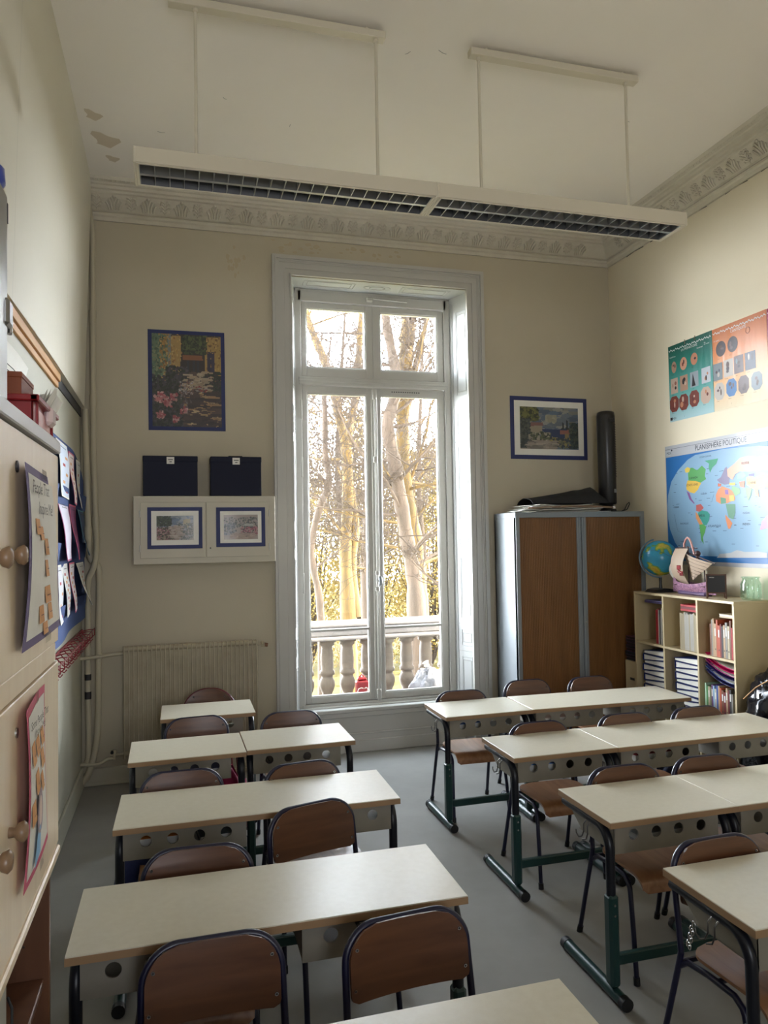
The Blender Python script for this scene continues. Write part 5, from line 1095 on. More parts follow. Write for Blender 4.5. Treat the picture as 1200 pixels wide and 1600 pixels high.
def book(x0, y, z, th, h, d, cover, label, cat='book', lean=0.0, grp=None, pages=True, name='book', yaw=0):
    b = MB(); c = flat(srgb(*cover))
    if pages:
        b.box((0, 0, 0), (.002, th, h), c, .0006); b.box((0, 0, 0), (d, .0018, h), c); b.box((0, th - .0018, 0), (d, th, h), c); b.box((.004, .0018, .003), (d - .004, th - .0018, h - .003), M['paper'])
    else:
        b.box((0, 0, 0), (d, th, h), c, .0005)
    if th > .016: b.box((-.0006, th * .25, h * .62), (.0, th * .75, h * .86), M['paper']); b.box((-.0006, th * .3, h * .2), (.0, th * .7, h * .24), M['ink'])
    o = b.build(name, loc=(x0, y, z)); o.rotation_euler = (lean, 0, yaw); return tag(o, label, cat, grp)
ordn = ['first', 'second', 'third', 'fourth', 'fifth', 'sixth', 'seventh', 'eighth', 'ninth', 'tenth', 'eleventh', 'twelfth', 'thirteenth', 'fourteenth', 'fifteenth', 'sixteenth', 'seventeenth', 'eighteenth', 'nineteenth', 'twentieth']
CNM = {'red': (170, 30, 36), 'cream': (172, 158, 128), 'white': (182, 178, 168), 'black': (40, 38, 40), 'brown': (120, 70, 48), 'orange': (176, 76, 44), 'tan': (176, 146, 112), 'dark red': (110, 34, 36), 'olive': (110, 112, 70), 'green': (70, 130, 70), 'pale green': (160, 190, 160), 'purple': (96, 60, 110), 'light blue': (150, 180, 206), 'blue': (60, 84, 150), 'grey': (130, 126, 118), 'pink': (190, 110, 140), 'yellow': (206, 176, 80)}
random.seed(31)
# upper left cell: red folder, then thin white papers
seq = ['red', 'red', 'white', 'black', 'white', 'white', 'black', 'white', 'white']
y = 5.105
for i, c in enumerate(seq):
    th = .012 if i < 2 else .010; y -= th + .003; book(X0 + .03, y, .956, th, .285 + random.uniform(-.02, .01), .21, CNM[c], '%s thin folder in the upper far cell, %s from its window side' % (c, ordn[i]), 'folder', random.uniform(.0, .03), 'folders in the upper far cell', name='folder')
b = MB(); b.box((0, -.10, 0), (.22, .13, .016), flat(srgb(60, 52, 92)), .003); b.box((.0, -.09, .016), (.2, .12, .024), flat(srgb(100, 96, 130)), .002)
o = b.build('notebook_pile', loc=(X0 + .02, 5.10, 1.2715)); tag(o, 'dark purple notebooks laid flat across the upper far cell', 'notebook')
# upper middle cell: many thin cream booklets, red ones lying on top
y = 4.80
for i in range(15):
    th = random.uniform(.009, .014); y -= th + .0012; book(X0 + .02, y, .956, th, .275 + random.uniform(-.012, .008), .2, CNM[random.choice(['cream', 'white', 'cream'])], 'thin cream booklet standing in the upper middle cell of the bookshelf', 'book', 0, 'cream booklets in the upper middle cell')
for i in range(3): o = book(X0 + .02, 4.77, 1.245 + i * .0165, .016, .18, .22, (CNM['red'], CNM['dark red'], CNM['red'])[i], 'red book lying flat on the cream booklets, %s from below' % ordn[i], 'book', R(90), 'red books lying flat'); o.location = (X0 + .02, 4.784, 1.245 + i * .0165)
# upper near cell
y = 4.475
for i, c in enumerate(['brown', 'grey', 'tan', 'tan', 'orange', 'orange', 'dark red', 'black', 'tan', 'grey', 'cream', 'brown', 'red', 'olive']):
    th = random.uniform(.012, .021); y -= th + .0012
    if y < 4.226: break
    book(X0 + .02, y, .956, th, .235 + random.uniform(-.02, .03), .2, CNM[c], '%s book in the upper near cell, %s from its window side' % (c, ordn[i]), 'book', 0, 'books in the upper near cell')
b = MB(); b.box((0, 0, 0), (.2, .15, .012), flat(srgb(*CNM['cream'])), .002); b.box((.002, .002, .012), (.198, .148, .022), M['paper']); b.box((0, 0, .022), (.2, .15, .026), flat(srgb(*CNM['cream']))); tag(b.build('book', loc=(X0 + .03, 4.235, 1.232)), 'cream book lying flat on top of the upper near cell books', 'book')
# binder stacks
def binder(x, y, z, L_, d, flip, label, grp):
    """wedge: thick at the spine, thin at the opening"""
    t = thing('ring_binder', (x, y, z), label, 'binder', 0, grp); c = flat(srgb(22, 40, 104), .35); h1, h2 = .052, .026
    lo0, lo1, hi0, hi1 = (h1 + .001, h2 + .001, h1 + h2, h1 + h2) if flip else (0, 0, h1, h2); sp = L_ if flip else 0
    s0, s1 = (lo1, hi1) if flip else (lo0, hi0)
    b = MB(); W_ = lambda poly, x0, x1, m: b.prism(poly, (x0, 0, 0), (0, 1, 0), (0, 0, 1), (x1 - x0, 0, 0), m)
    W_([(0, lo0), (L_, lo1), (L_, lo1 + .003), (0, lo0 + .003)], 0, d, c); W_([(0, hi0 - .003), (L_, hi1 - .003), (L_, hi1), (0, hi0)], 0, d, c)
    dq = -.004 if flip else .004; W_([(sp, s0), (sp + dq, s0), (sp + dq, s1), (sp, s1)], 0, d, c); b.build('cover', t)
    b = MB(); W_ = lambda poly, x0, x1, m: b.prism(poly, (x0, 0, 0), (0, 1, 0), (0, 0, 1), (x1 - x0, 0, 0), m)
    q0, q1 = .008, L_ - .008; lin = lambda a, p, q: p + (q - p) * a / L_
    W_([(q0, lin(q0, lo0, lo1) + .006), (q1, lin(q1, lo0, lo1) + .006), (q1, lin(q1, hi0, hi1) - .006), (q0, lin(q0, hi0, hi1) - .006)], .006, d - .006, M['paper']); b.build('pages', t)
for nm, ya, yb_, n, g in (('far', 4.985, 5.26, 9, 0), ('middle', 4.597, 4.865, 9, 1)):
    z = .538
    for i in range(9):
        binder(X0 + .010 + random.uniform(0, .014), ya + random.uniform(0, .006), z, yb_ - ya, .26, i % 2, 'blue binder with white pages, %s from the bottom in the lower %s cell' % (ordn[i], nm), 'blue binders stacked in the bookshelf'); z += (0 if i % 2 == 0 else .080)
# lower near cell
y = 4.545
for i, c in enumerate(['pale green', 'green', 'cream', 'olive', 'purple', 'light blue', 'white', 'blue', 'tan', 'orange', 'brown', 'dark red', 'tan', 'dark red', 'black', 'grey']):
    th = random.uniform(.013, .021); y -= th + .0012
    if y < 4.226: break
    book(X0 + .02, y, .538, th, .20 + random.uniform(-.02, .02), .19, CNM[c], '%s book in the lower near cell, %s from its window side' % (c, ordn[i]), 'book', 0, 'books in the lower near cell')
for i, (c, nm) in enumerate((((44, 40, 90), 'dark blue'), ((70, 84, 140), 'slate blue'), ((40, 40, 96), 'indigo'), ((150, 40, 110), 'violet'), ((190, 24, 90), 'magenta'), ((206, 30, 100), 'pink'))):
    b = MB(); z = .765 + i * .024
    b.grid(lambda u, v: (.23 * v, -.15 + .30 * u, .07 * (u ** 2.2) * 1.2), 14, 3, mat('translucent_folder', srgb(*c), .25, coat=.5), .0025); b.grid(lambda u, v: (.01 + .2 * v, -.13 + .28 * u, .003 + .07 * ((.06 + .93 * u) ** 2.2) * 1.2), 10, 3, M['paper'], .001) if i % 2 else None
    o = b.build('plastic_folder', loc=(X0 + .02, 4.38, z)); tag(o, '%s curled plastic folder, %s from below above the lower near books' % (nm, ordn[i]), 'folder', 'curled plastic folders')
# box with dark notebooks between cupboard and bookshelf
t = thing('storage_box', (3.78, 5.47, 0), 'pale grey box between the tambour cupboard and the bookshelf', 'box')
b = MB(); b.box((-.10, -.10, 0), (.13, .10, .76), M['laminate'], .004); b.build('body', t); b = MB(); b.box((-.102, -.03, .60), (-.099, .03, .62), M['ink']); b.build('handle_slot', t)
for i in range(8):
    c = [(40, 30, 50), (70, 34, 56), (30, 34, 60), (96, 40, 60)][i % 4]; b = MB(); b.box((0, 0, 0), (.2, .18, .004), flat(srgb(*c)), .001); b.box((.003, .003, .004), (.197, .177, .020), M['darkcloth']); b.box((0, 0, .020), (.2, .18, .025), flat(srgb(*c)), .001)
    o = b.build('notebook', loc=(3.675 + random.uniform(0, .02), 5.38 + random.uniform(-.005, .005), .761 + i * .0255)); o.rotation_euler = (0, 0, random.uniform(-.03, .03)); tag(o, 'dark notebook stacked on the pale box beside the cupboard, %s from below' % ordn[i], 'notebook', 'dark notebooks stacked on the pale box')
# globe
zt = 1.3555
t = thing('globe', (3.762, 5.17, zt), 'blue terrestrial globe on a black stand at the far end of the bookshelf', 'globe')
b = MB(); b.prism([(-.10, 0), (.10, 0), (.075, .022), (.02, .03), (-.02, .03), (-.075, .022)], (0, .07, 0), (1, 0, 0), (0, 0, 1), (0, -.14, 0), M['blackplastic']); b.tube([(0, 0, .025), (0, 0, .07), (0, 0, .115)], [.014, .010, .012], M['blackplastic'], 12); b.build('stand', t)
gm = bpy.data.materials.new('globe_print'); gm.use_nodes = True; n = gm.node_tree; p = n.nodes['Principled BSDF']; tcg = n.nodes.new('ShaderNodeTexCoord'); nz = n.nodes.new('ShaderNodeTexNoise'); nz.inputs['Scale'].default_value = 9.5; nz.inputs['Detail'].default_value = 4; rp = n.nodes.new('ShaderNodeValToRGB')
n.links.new(tcg.outputs['Object'], nz.inputs['Vector']); n.links.new(nz.outputs['Fac'], rp.inputs[0]); n.links.new(rp.outputs[0], p.inputs['Base Color']); p.inputs['Roughness'].default_value = .25
E_ = rp.color_ramp.elements; E_[0].position = 0; E_[0].color = (*srgb(30, 110, 150), 1); E_[1].position = .545; E_[1].color = (*srgb(46, 140, 170), 1)
for q, c in ((.56, (70, 130, 80)), (.60, (120, 150, 60)), (.66, (190, 170, 60)), (.8, (150, 110, 60))): e = E_.new(q); e.color = (*srgb(*c), 1)
b = MB(); b.ellipsoid((0, 0, 0), (.142, .142, .142), gm, 40, 24); b.tube([(.1425 * cos(a), .1425 * sin(a), 0) for a in [2 * pi * i / 40 for i in range(40)]], .0012, M['ink'], 4, closed=True); o = b.build('sphere', t, loc=(0, 0, .272)); o.rotation_euler = (R(18), R(-23), R(150))
b = MB(); b.tube([(-.156 * sin(a) * .81, .156 * sin(a) * .59, .272 - .156 * cos(a)) for a in [R(q) for q in range(-4, 168, 8)]], .006, mat('meridian_plastic', srgb(90, 120, 140), .3), 8); b.build('meridian_arm', t)
# toy ship
t = thing('toy_ship', (3.775, 4.79, zt), 'lilac toy pirate ship with striped sails on the bookshelf', 'toy')
lil = mat('lilac_hull', srgb(150, 110, 140), .4, noise=(60, .15, srgb(196, 150, 176))); dkw = mat('brown_plastic', srgb(70, 46, 46), .4); cream = mat('sail_plastic', srgb(190, 168, 146), .5); rose = mat('rose_plastic', srgb(206, 150, 140), .4); lav = mat('lavender_plastic', srgb(104, 84, 120), .4)
b = MB()
def hull(u, v):
    y = -.24 + .48 * u; taper = max(.02, 1 - abs(2 * u - 1) ** 2.6); a = -pi / 2 + (v - .5) * pi; top = .085 + .045 * abs(2 * u - 1) ** 2 + (.02 if u > .8 else 0)
    return (.062 * taper * cos(a + 0) * -1 if 0 else .062 * taper * sin((v - .5) * pi), y * (1 if 1 else 1), .012 + (top - .012) * (1 - cos((v - .5) * pi)) ** .8 if abs(v - .5) < .4999 else top)
b.grid(hull, 24, 14, lil, .004); b.box((-.045, -.17, .07), (.045, .17, .075), dkw, .002); b.build('hull', t)
b = MB(); b.box((-.04, -.17, 0), (.04, .15, .03), lav, .012); b.build('keel', t)
b = MB(); b.tube([(0, .05, .07), (0, .05, .37)], .006, dkw, 8); b.tube([(0, -.13, .07), (0, -.12, .25)], .005, dkw, 8); b.tube([(-.02, .16, .355), (0, .05, .36), (.01, -.04, .355)], .004, dkw, 6); b.tube([(0, .10, .33), (0, -.24, .245)], .005, dkw, 6); o = b.build('mast', t)
b = MB(); b.grid(lambda u, v: (-.055 * sin(v * pi) - .01, .185 - .15 * u - .02 * v * (1 - u), .35 - .27 * v), 10, 12, cream, .003)
for i in range(4): b.tube([(-.055 * sin(v * pi) - .0125, .175 - .035 * i - .02 * v, .35 - .27 * v) for v in [j / 8 for j in range(9)]], .0012, rose, 4)
b.build('square_sail', t)
b = MB(); b.grid(lambda u, v: (-.03 * sin(u * pi) * (1 - v) - .008, .095 - .32 * u * (1 - v) - .10 * v, .325 - .08 * u * (1 - v) - .21 * v), 12, 12, cream, .003)
for i in range(6):
    q = .1 + i * .15; b.tube([(-.03 * sin(u * pi) * (1 - q) - .0115, .095 - .32 * u * (1 - q) - .10 * q, .325 - .08 * u * (1 - q) - .21 * q) for u in [j / 8 for j in range(9)]], .0013, dkw, 4)
b.build('lateen_sail', t)
b = MB(); b.box((-.072, .055, .19), (-.066, .10, .225), M['red'], .004); b.box((-.072, .03, .145), (-.066, .07, .18), M['red'], .004); b.tube([(-.066, .085, .18), (-.064, .05, .165)], .012, M['red'], 8); b.build('red_emblem', t)
b = MB(); b.tube([(0, .09, .31)] + [(0, .07 - .045 * cos(a), .37 + .07 * sin(a)) for a in [R(q) for q in range(10, 175, 15)]][::-1][:0] + [(0, .095 - .02 * i, .36 + .075 * sin(R(20 + 32 * i))) for i in range(5)] + [(0, -.02, .31)], .008, rose, 8); b.build('carry_handle', t)
b = MB(); b.ellipsoid((0, -.055, .315), (.022, .026, .022), dkw, 12, 8); b.tube([(0, -.055, .25), (0, -.055, .30)], .014, dkw, 8); b.build('crow_nest', t)
b = MB(); b.grid(lambda u, v: (-.03 * sin(v * pi), .20 + .045 * u * sin(v * pi * .9), .09 + .18 * v), 6, 8, M['paper'], .003); b.build('stern_sail', t)
# easel chalkboard
t = thing('mini_chalkboard', (3.70, 4.455, zt), 'small wooden easel chalkboard standing in front of the toy ship', 'chalkboard'); t.rotation_euler = (0, 0, R(-38))
b = MB(); b.box((-.060, -.004, .045), (.060, .002, .165), M['blackplastic'], .001); b.text('tableau', (-.045, -.0045, .148), (1, 0, 0), (0, 0, 1), .008, M['paper']); b.build('board', t)
b = MB()
for s in (-1, 1): b.box((s * .062 - .005, -.006, .0), (s * .062 + .005, .004, .175), M['beech_dark'], .001); b.tube([(s * .05, .004, .165), (s * .055, .06, .003)], .004, M['beech_dark'], 6)
b.box((-.067, -.007, .165), (.067, .004, .174), M['beech_dark'], .001); b.box((-.067, -.014, .037), (.067, .002, .046), M['beech_dark'], .001); b.build('easel_frame', t)
# jar
t = thing('glass_jar', (3.835, 4.275, zt), 'empty greenish glass jar at the near end of the bookshelf', 'jar')
b = MB(); b.lathe([(0, .002), (.058, .002), (.066, .012), (.066, .115), (.055, .135), (.055, .15), (.062, .154), (.062, .160), (.052, .160), (.052, .135), (.062, .113), (.062, .014), (.055, .008), (0, .008)], M['jarglass'], 28); b.build('body', t)
b = MB()
for q in range(0, 360, 30): b.tube([(.0665 * cos(R(q)), .0665 * sin(R(q)), z) for z in (.015, .06, .11)], .0015, M['jarglass'], 5)
b.build('ribs', t)
# bin liner
t = thing('bin_bag', (3.695, 3.92, 0), 'full shiny black bin liner against the right wall beside the bookshelf', 'bag')
b = MB(); blob(b, (0, 0, .44), (.185, .23, .46), M['blackbag'], 9, 40, 30, .28, 1.9, .95, .3); b.build('liner', t)
b = MB(); b.tube([(-.14, .14, .74), (-.12, .05, .83), (-.10, -.04, .89), (-.06, -.16, .90)], .004, M['timber'], 7); b.build('tie', t)
# ================================================================ LEFT SIDE
cb = thing('tall_cupboard', (-.30, 2.128, 0), 'tall beech cupboard with knobs at the left edge, posters taped on doors', 'cupboard', R(-.6))
def cbx(b, y0, y1, z0, z1, x0, x1, m, bev=.002): b.box((x0, y0, z0), (x1, y1, z1), m, bev)   # local: x outwards 0, y from the far end (negative)
b = MB()
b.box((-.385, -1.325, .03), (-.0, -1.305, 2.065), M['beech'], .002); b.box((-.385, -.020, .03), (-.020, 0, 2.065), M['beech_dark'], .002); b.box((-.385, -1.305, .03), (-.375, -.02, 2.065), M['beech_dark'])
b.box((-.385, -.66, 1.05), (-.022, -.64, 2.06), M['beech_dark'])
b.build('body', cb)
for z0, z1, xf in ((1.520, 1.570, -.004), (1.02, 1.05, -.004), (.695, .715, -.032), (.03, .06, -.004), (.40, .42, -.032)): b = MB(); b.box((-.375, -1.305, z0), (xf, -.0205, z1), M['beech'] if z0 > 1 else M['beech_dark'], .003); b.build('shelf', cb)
b = MB(); b.box((-.386, -1.33, 2.065), (.006, .003, 2.098), mat('cupboard_top_laminate', srgb(206, 208, 214), .3), .003); b.build('top_board', cb)
b = MB(); b.box((-.02, -1.315, 1.020), (.004, -.001, 1.043), M['beech'], .004); b.build('lower_rail', cb)
for z0, z1 in ((1.572, 2.058), (1.052, 1.518)):
    for y0, y1 in ((-1.30, -.672), (-.652, -.004)):
        b = MB(); b.box((-.018, y0, z0), (.0, y1, z1), M['beech'], .002); d_ = b.build('door', cb)
        ky = -.50 if y1 > -.3 else -.70 + .06
        ky, kz = (-.572, 1.806 if z0 > 1.5 else 1.284) if y1 > -.3 else (-.70, 1.804 if z0 > 1.5 else 1.280)
        b = MB(); b.tube([(0, ky, kz), (.010, ky, kz), (.016, ky, kz), (.026, ky, kz), (.032, ky, kz), (.034, ky, kz)], [.010, .009, .016, .020, .014, .002], M['knob'], 18); b.build('knob', d_)
        if y1 > -.3:
            lz = 1.982 if z0 > 1.5 else 1.455; ly = -.51
            b = MB(); b.tube([(0, ly, lz), (.003, ly, lz)], .012 if z0 > 1.5 else .010, M['steel'] if z0 < 1.5 else M['blackplastic'], 14); b.build('lock', d_)
for z in (.935, .89, .845, .80): b = MB(); b.tube([(-.08, -.0205, z), (-.08, -.0225, z)], .003, M['ink'], 8); b.build('shelf_hole', cb)
# papers taped on the doors (x just in front of the doors)
def doorposter(y0, y1, z0, z1, border, notes, lines, label, curl, extra=None, gap=.012):
    t = thing('door_poster', (-.30 + .001, y1, z0), label, 'poster', R(-.6)); H = z1 - z0; Wd = y1 - y0
    def lift(u, v): return .003 + curl * (1 - u) ** 2 * (.5 + .5 * sin(v * pi)) + .006 * sin(u * 3.0 + v * 2)
    def at(u, v, o=0): return (lift(u, v) + o, -Wd * (1 - u), H * v - .02 * (1 - u) * 0)
    b = MB(); b.grid(lambda u, v: at(u, v), 12, 16, border, .0008, True); b.build('card', t)
    k = .05; kx = .05
    b = MB(); b.grid(lambda u, v: at(kx + (1 - 2 * kx) * u, k + (1 - 2 * k) * v, .0012), 12, 16, M['paper'], .0004, True)
    U = Vector((0, 1, 0))
    for s, u0, v0, h in lines:
        q = at(u0, v0, .004); b.text(s, q, Vector((-curl * 1.1 * (1 - u0) / Wd if 0 else 0, 1, 0)), (0, 0, 1), h, M['ink'])
    b.build('sheet', t)
    for (u0, v0, w_, h) in notes:
        b = MB(); b.grid(lambda u, v: at(u0 + w_ * u, v0 + h * v, .0024 + .003 * (1 - v)), 4, 3, M['kraft'], .0005, True)
        b.grid(lambda u, v: at(u0 + w_ * (.15 + .6 * u), v0 + h * (.45 + .04 * v), .0062), 3, 1, M['ink'], 0, True); b.build('note', t)
    if extra: extra(t, at)
    for (u0, v0) in ((.45, 1.0), (.45, 0.0)): b = MB(); b.grid(lambda u, v: at(u0 + .15 * u, min(v0, .99) - .03 + .06 * v, .005), 3, 3, M['cellophane'], 0, True); b.build('tape', t)
    return t
doorposter(1.605, 2.120, 1.612, 1.99, M['purple'], [(.16, .62, .13, .09), (.30, .59, .11, .08), (.46, .50, .13, .10), (.46, .37, .10, .10), (.44, .21, .18, .10), (.28, .11, .12, .10), (.54, .10, .12, .10), (.40, -.0 + .03, .12, .07)][:8], [('People That', .10, .85, .027), ('Inspire Me!', .26, .74, .027)], 'grey paper poster on purple card taped to the upper cupboard door', .018)
def portrait(t, at):
    b = MB(); hair = flat(srgb(160, 140, 150)); face = flat(srgb(220, 196, 184)); coat = flat(srgb(130, 176, 216))
    def pe(u0, v0, ru, rv, m, o): b.add([at(u0 + ru * cos(a), v0 + rv * sin(a), o) for a in [2 * pi * i / 16 for i in range(16)]], [tuple(range(16))], m)
    pe(.42, .34, .15, .13, hair, .0060); pe(.42, .34, .09, .085, face, .0064); b.add([at(.2, .06, .0062), at(.42, .10, .0062), at(.44, .26, .0062), at(.28, .24, .0062)], [(0, 1, 2, 3)], coat); b.build('portrait_drawing', t)
doorposter(1.625, 1.925, 1.135, 1.495, M['pink'], [(.10, .66, .18, .12), (.36, .66, .22, .10), (.70, .66, .16, .1), (.66, .53, .18, .10), (.28, .46, .20, .12), (.62, .40, .14, .10), (.08, .33, .18, .12)], [('Some People That', .07, .87, .018), ('Inspire Me!', .30, .79, .018)], 'white portrait poster on pink card taped to the lower cupboard door', .012, portrait)
# plastic tub in the open niche
t = thing('storage_tub', (-.415, 1.70, .7160), 'grey plastic tub with black handle on the open niche shelf', 'tub')
b = MB(); b.box((-.13, -.26, 0), (.06, .10, .20), mat('grey_plastic', srgb(170, 168, 158), .35, trans=0), .02); b.build('body', t); b = MB(); b.box((-.135, -.265, .20), (.065, .105, .217), mat('grey_lid', srgb(200, 200, 192), .35), .006); b.build('lid', t)
b = MB(); b.tube([(.062, .085, .14), (.075, .06, .13), (.075, .06, .04), (.062, .085, .03)], .003, M['rubber'], 6); b.build('handle', t)
# things on top of the cupboard
zc = 2.0985
t = thing('red_bin', (-.47, 2.15, zc), 'dark red plastic storage bin on top of the tall cupboard', 'bin')
b = MB(); b.prism([(-.155, -.14), (.125, -.14), (.130, .165), (-.155, .165)], (0, 0, 0), (1, 0, 0), (0, 1, 0), (0, 0, .002), M['red'])
b.box((-.155, -.135, 0), (.128, -.129, .10), M['red'], .002); b.box((-.155, .160, 0), (.128, .166, .10), M['red'], .002); b.box((.122, -.135, 0), (.128, .166, .10), M['red'], .002); b.box((-.155, -.135, 0), (-.149, .166, .10), M['red'], .002); b.build('body', t)
b = MB(); b.box((-.168, -.150, .086), (.142, -.128, .102), M['red'], .003); b.box((-.168, .158, .086), (.142, .180, .102), M['red'], .003); b.box((.122, -.150, .086), (.144, .180, .102), M['red'], .003); b.box((-.168, -.150, .086), (-.146, .180, .102), M['red'], .003); b.build('rim', t)
for y in (-.10, .13): b = MB(); b.box((.126, y, 0), (.134, y + .012, .09), M['red'], .002); b.build('rib', t)
b = MB(); b.box((.127, -.085, .002), (.1315, .10, .075), mat('pale_pink_glare', srgb(206, 150, 146), .3), .002); b.build('glare_panel', t)  # pinkish glare on the bin's side painted as a pale panel
b = MB(); b.box((.125, .02, .05), (.150, .09, .104), mat('clear_handle', srgb(206, 186, 184), .25), .010); b.build('clip_handle', t)
t = thing('brown_box', (-.505, 2.11, zc + .103), 'brown cardboard box lying across the red bin', 'box'); b = MB(); b.box((-.12, -.09, 0), (.135, .07, .055), M['brownbox'], .002); b.build('body', t); b = MB(); b.box((-.122, -.092, .043), (.137, .072, .058), M['brownbox'], .002); b.build('lid', t)
random.seed(14)
for i in range(7):
    b = MB(); ph = random.uniform(0, 6); L_ = random.uniform(.12, .18)
    b.grid(lambda u, v: (.03 * v + .008 * sin(u * 7 + ph), -L_ / 2 + L_ * u, .0 + .055 * v + .01 * sin(u * 11 + ph)), 10, 4, M['paper'], .0006, True)
    o = b.build('paper_sheet', loc=(-.385 + .010 * i - .02, 2.21 + .008 * (i % 3), zc + .060 + .004 * i)); tag(o, 'crinkled white paper sheets sticking out of the red bin', 'paper', 'paper sheets in the red bin')
t = thing('metal_post', (-.338, 1.550, zc), 'grey aluminium post with bracket at the left photo edge', 'post')
b = MB(); b.box((-.03, -.06, 0), (.018, .060, .425), mat('aluminium', srgb(168, 168, 166), .3, metal=.8), .003); b.build('profile', t)
b = MB(); b.box((.0, .035, .16), (.026, .076, .215), M['steel'], .006); b.tube([(.02, .07, .15), (.02, .076, .17), (.02, .072, .20)], .005, M['chrome'], 8); b.build('bracket', t)
b = MB(); b.box((.0, .055, .37), (.019, .0615, .41), M['ink']); b.build('slot', t)
t = thing('blue_cap', (-.350, 1.572, zc + .4255), 'blue plastic cap on the grey post at the left edge', 'cap'); b = MB(); b.lathe([(0, 0), (.028, 0), (.034, .01), (.032, .038), (.018, .050), (0, .051)], mat('blue_plastic', srgb(40, 60, 140), .35), 16); b.build('dome', t); b = MB(); b.lathe([(0, .050), (.010, .050), (.010, .058), (0, .059)], M['rubber'], 10); b.build('button', t)
# notice on the left wall above the cupboard
t = thing('wall_notice', (XL + .002, 3.5, 2.48), 'grey printed notice with curled edge on the left wall', 'notice')
b = MB(); b.grid(lambda u, v: (.004 + .02 * v * v * v + .006 * sin(u * 4), -.3 + .62 * u, .18 * v), 10, 8, M['paper'], .001, True); b.build('sheet', t)
b = MB()
for i in range(3): b.tube([(.012, -.25, .05 + .025 * i), (.016, .0, .055 + .025 * i), (.012, .2, .05 + .025 * i)], .0018, M['ink'], 5)
b.build('diagram', t)

# pocket chart on the left wall with sheets in its pockets
t = thing('pocket_chart', (XL + .003, 5.2, 1.22), 'blue fabric pocket chart hanging on the left wall near the corner', 'pocket chart')
b = MB(); b.grid(lambda u, v: (.018 + .012 * sin(u * 8) * (1 - v), -.72 + 1.5 * u, (1.24 - .16 * max(0, u - .55) ** 2 * 5) * v + (.05 * u * (1 - v))), 20, 10, M['fabric_blue'], .003); b.build('backing', t)
for z in (.84, .50, .13):
    b = MB(); b.grid(lambda u, v: (.030 + .012 * v + .008 * sin(u * 9), -.70 + 1.45 * u, z + .11 * v), 20, 3, M['fabric_blue'], .002); b.build('pocket', t)
random.seed(9)
def hung(y0, y1, z0, z1, col, label, cat, name, tiles=0, edge=None, out=.03, grp=None):
    t = thing(name, (XL + .03, (y0 + y1) / 2, z0), label, cat, 0, grp); w_ = (y1 - y0) / 2; H = z1 - z0
    f = lambda u, v, o=0: (out * (1 - v) * (.5 + .7 * u) + .006 * sin(v * 6 + y0 * 5) + o, w_ - 2 * w_ * u, H * v)
    b = MB(); b.grid(lambda u, v: f(u, v), 6, 8, edge or M['paper'], .0015); b.build('card', t)
    b = MB(); b.grid(lambda u, v: f(.06 + .88 * u, .03 + .94 * v, .002), 6, 8, flat(srgb(*col)) , 0, True)
    for i in range(tiles):
        uu, vv = (.2 + .3 * (i % 2)), .10 + .75 * i / tiles
        b.grid(lambda u, v: f(uu + .25 * u, vv + .05 * v, .0032), 2, 2, M['kraft'] if i % 3 else M['redink'], 0, True)
    b.grid(lambda u, v: f(.2 + .5 * u, .9 + .012 * v, .0032), 2, 1, M['ink'], 0, True)
    b.build('sheet', t); return t
hung(4.60, 5.06, 2.10, 2.44, (196, 206, 222), 'pale blue sheet with orange tiles in the top pocket, nearest', 'sheet', 'worksheet', 5)
hung(5.10, 5.38, 2.08, 2.42, (214, 200, 196), 'pinkish sheet with tiles in the top pocket, middle', 'sheet', 'worksheet', 8, M['pink'])
hung(5.43, 5.66, 2.07, 2.40, (196, 196, 196), 'grey white sheet in the top pocket, farthest', 'sheet', 'worksheet', 4)
hung(4.66, 5.10, 1.72, 2.08, (210, 206, 220), 'magenta folder with a white sheet in the second pocket, nearest', 'folder', 'pocket_folder', 0, mat('magenta_card', srgb(150, 30, 96), .5), .05)
hung(5.12, 5.45, 1.72, 2.08, (104, 26, 80), 'dark magenta folder in the second pocket, middle', 'folder', 'pocket_folder', 0, M['pink'], .05)
hung(5.50, 5.86, 1.74, 2.06, (24, 50, 90), 'navy and teal folder in the second pocket, farthest', 'folder', 'pocket_folder', 0, mat('teal_card', srgb(50, 120, 140), .5), .07)
hung(4.55, 4.80, 1.36, 1.70, (200, 200, 206), 'white tiled sheet in the third pocket, nearest', 'sheet', 'worksheet', 4)
hung(4.82, 5.08, 1.38, 1.70, (206, 206, 206), 'white tiled sheet in the third pocket, second', 'sheet', 'worksheet', 10)
hung(5.12, 5.38, 1.38, 1.70, (206, 200, 204), 'white tiled sheet with pink edge in the third pocket', 'sheet', 'worksheet', 8, M['pink'])
hung(5.42, 5.82, 1.40, 1.69, (196, 196, 196), 'white tiled sheet in the third pocket, farthest and splayed out', 'sheet', 'worksheet', 7, None, .09)
# red coat hooks rail
t = thing('coat_rack', (XL + .002, 5.1, 1.17), 'red wire coat rack with zigzag hooks low on the left wall', 'coat rack')
b = MB(); b.box((0, -.95, -.012), (.012, .90, .012), mat('dark_red_enamel', srgb(120, 26, 40), .35), .003); b.tube([(.095, -.95, .010), (.095, .95, .014)], .004, mat('dark_red_wire', srgb(120, 26, 40), .35), 6); b.build('rail', t)
dr = mat('hook_red', srgb(130, 30, 44), .35)
for i in range(12):
    y = -.86 + i * .155; b = MB(); b.tube([(.01, y, 0), (.06, y, .012), (.098, y, .012), (.098, y + .01, -.03), (.07, y + .03, -.055), (.05, y + .02, -.05)], .0036, dr, 7); b.tube([(.01, y, -.008), (.05, y + .01, -.06), (.075, y + .015, -.075), (.088, y + .015, -.06)], .0036, dr, 7); b.build('hook', t)

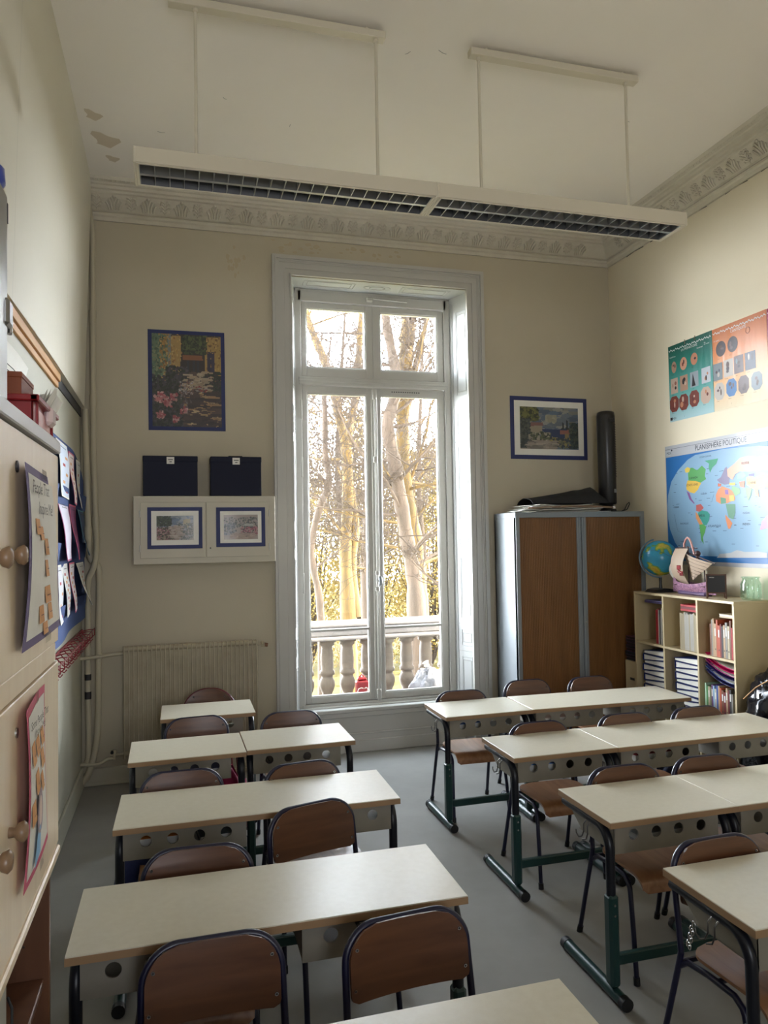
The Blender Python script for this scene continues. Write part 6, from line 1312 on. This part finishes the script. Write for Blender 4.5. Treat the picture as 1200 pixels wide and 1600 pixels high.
# ---------------------------------------------------------------- pendant luminaires
def luminaire(x0, x1, bar0, bar1, rods, label, y=3.775, zb=3.635):
    t = thing('pendant_luminaire', ((x0 + x1) / 2, y, zb), label, 'lamp', 0, 'pendant strip luminaires'); cx = (x0 + x1) / 2; h = (x1 - x0) / 2
    LM = M['lamp']; b = MB()
    P = [(-.125, .004), (-.125, .078), (-.06, .10), (-.03, .125), (.03, .125), (.06, .10), (.125, .078), (.125, .004), (.120, .004), (.120, .074), (.058, .095), (-.058, .095), (-.120, .074), (-.120, .004)]
    b.prism([(p, q) for p, q in P], (-h, 0, 0), (0, 1, 0), (0, 0, 1), (2 * h, 0, 0), LM); b.build('housing', t)
    for s in (-1, 1): b = MB(); b.box((s * h - .006, -.127, 0), (s * h + .006, .127, .080), LM, .003); b.build('end_cap', t)
    b = MB(); K = M['lamp']
    for yy in (-.113, .113): b.box((-h + .006, yy - .006, 0), (h - .006, yy + .006, .010), K, .001)
    b.box((-h + .006, -.115, 0), (-h + .018, .115, .010), K); b.box((h - .018, -.115, 0), (h - .006, .115, .010), K); b.build('louvre_frame', t)
    b = MB(); n = int((2 * h - .05) / .068)
    for i in range(n + 1):
        x = -h + .02 + i * (2 * h - .04) / n
        b.prism([(-.106, .0035), (.106, .0035), (.106, .058), (.03, .040), (0, .05), (-.03, .040), (-.106, .058)], (x - .002, 0, 0), (0, 1, 0), (0, 0, 1), (.004, 0, 0), M['louvre'])
    for (a, c) in ((-.003, .003),): b.prism([(-.010, .003), (.010, .003), (.003, .05), (-.003, .05)], (-h + .02, 0, 0), (0, 1, 0), (0, 0, 1), (2 * h - .04, 0, 0), M['louvre'])
    for s in (-1, 1): b.add([(-h + .02, s * .107, .004), (h - .02, s * .107, .004), (h - .02, s * .085, .06), (-h + .02, s * .085, .06)], [(0, 1, 2, 3)], M['reflector_shade'])
    b.add([(-h + .02, -.10, .062), (h - .02, -.10, .062), (h - .02, .0, .066), (-h + .02, .0, .066)], [(0, 3, 2, 1)], M['lamp'])  # pale sheet painted in for the lit near row of louvre cells
    b.add([(-h + .02, .0, .062), (h - .02, .0, .062), (h - .02, .10, .066), (-h + .02, .10, .066)], [(0, 3, 2, 1)], M['reflector_shade'])  # dark sheet painted in for the shaded far row
    b.build('louvre', t)
    for s in (-1, 1): b = MB(); b.tube([(-h + .03, s * .055, .078), (h - .03, s * .055, .078)], .0085, M['tube_lamp'], 10); b.build('fluorescent_tube', t)
    b = MB(); z1 = ZC - zb; b.box((bar0 - cx, -.028, z1 - .058), (bar1 - cx, .028, z1 - .018), LM, .003)
    for xx in (bar0 + .1, bar1 - .1): b.tube([(xx - cx, 0, z1 - .02), (xx - cx, 0, z1)], .012, LM, 10)
    b.build('ceiling_bar', t)
    for r_ in rods:
        b = MB(); b.tube([(r_ - cx, 0, .12), (r_ - cx, 0, z1 - .05)], .0085, LM, 10); b.tube([(r_ - cx, 0, z1 - .075), (r_ - cx, 0, z1 - .055)], .013, LM, 10); b.build('suspension_rod', t)
luminaire(-.178, 1.350, -.02, 1.110, (.113, 1.060), 'left half of the twin pendant strip lights, hung by two rods')
luminaire(1.362, 2.905, 1.605, 2.680, (1.660, 2.605), 'right half of the twin pendant strip lights, ending near the right cornice')
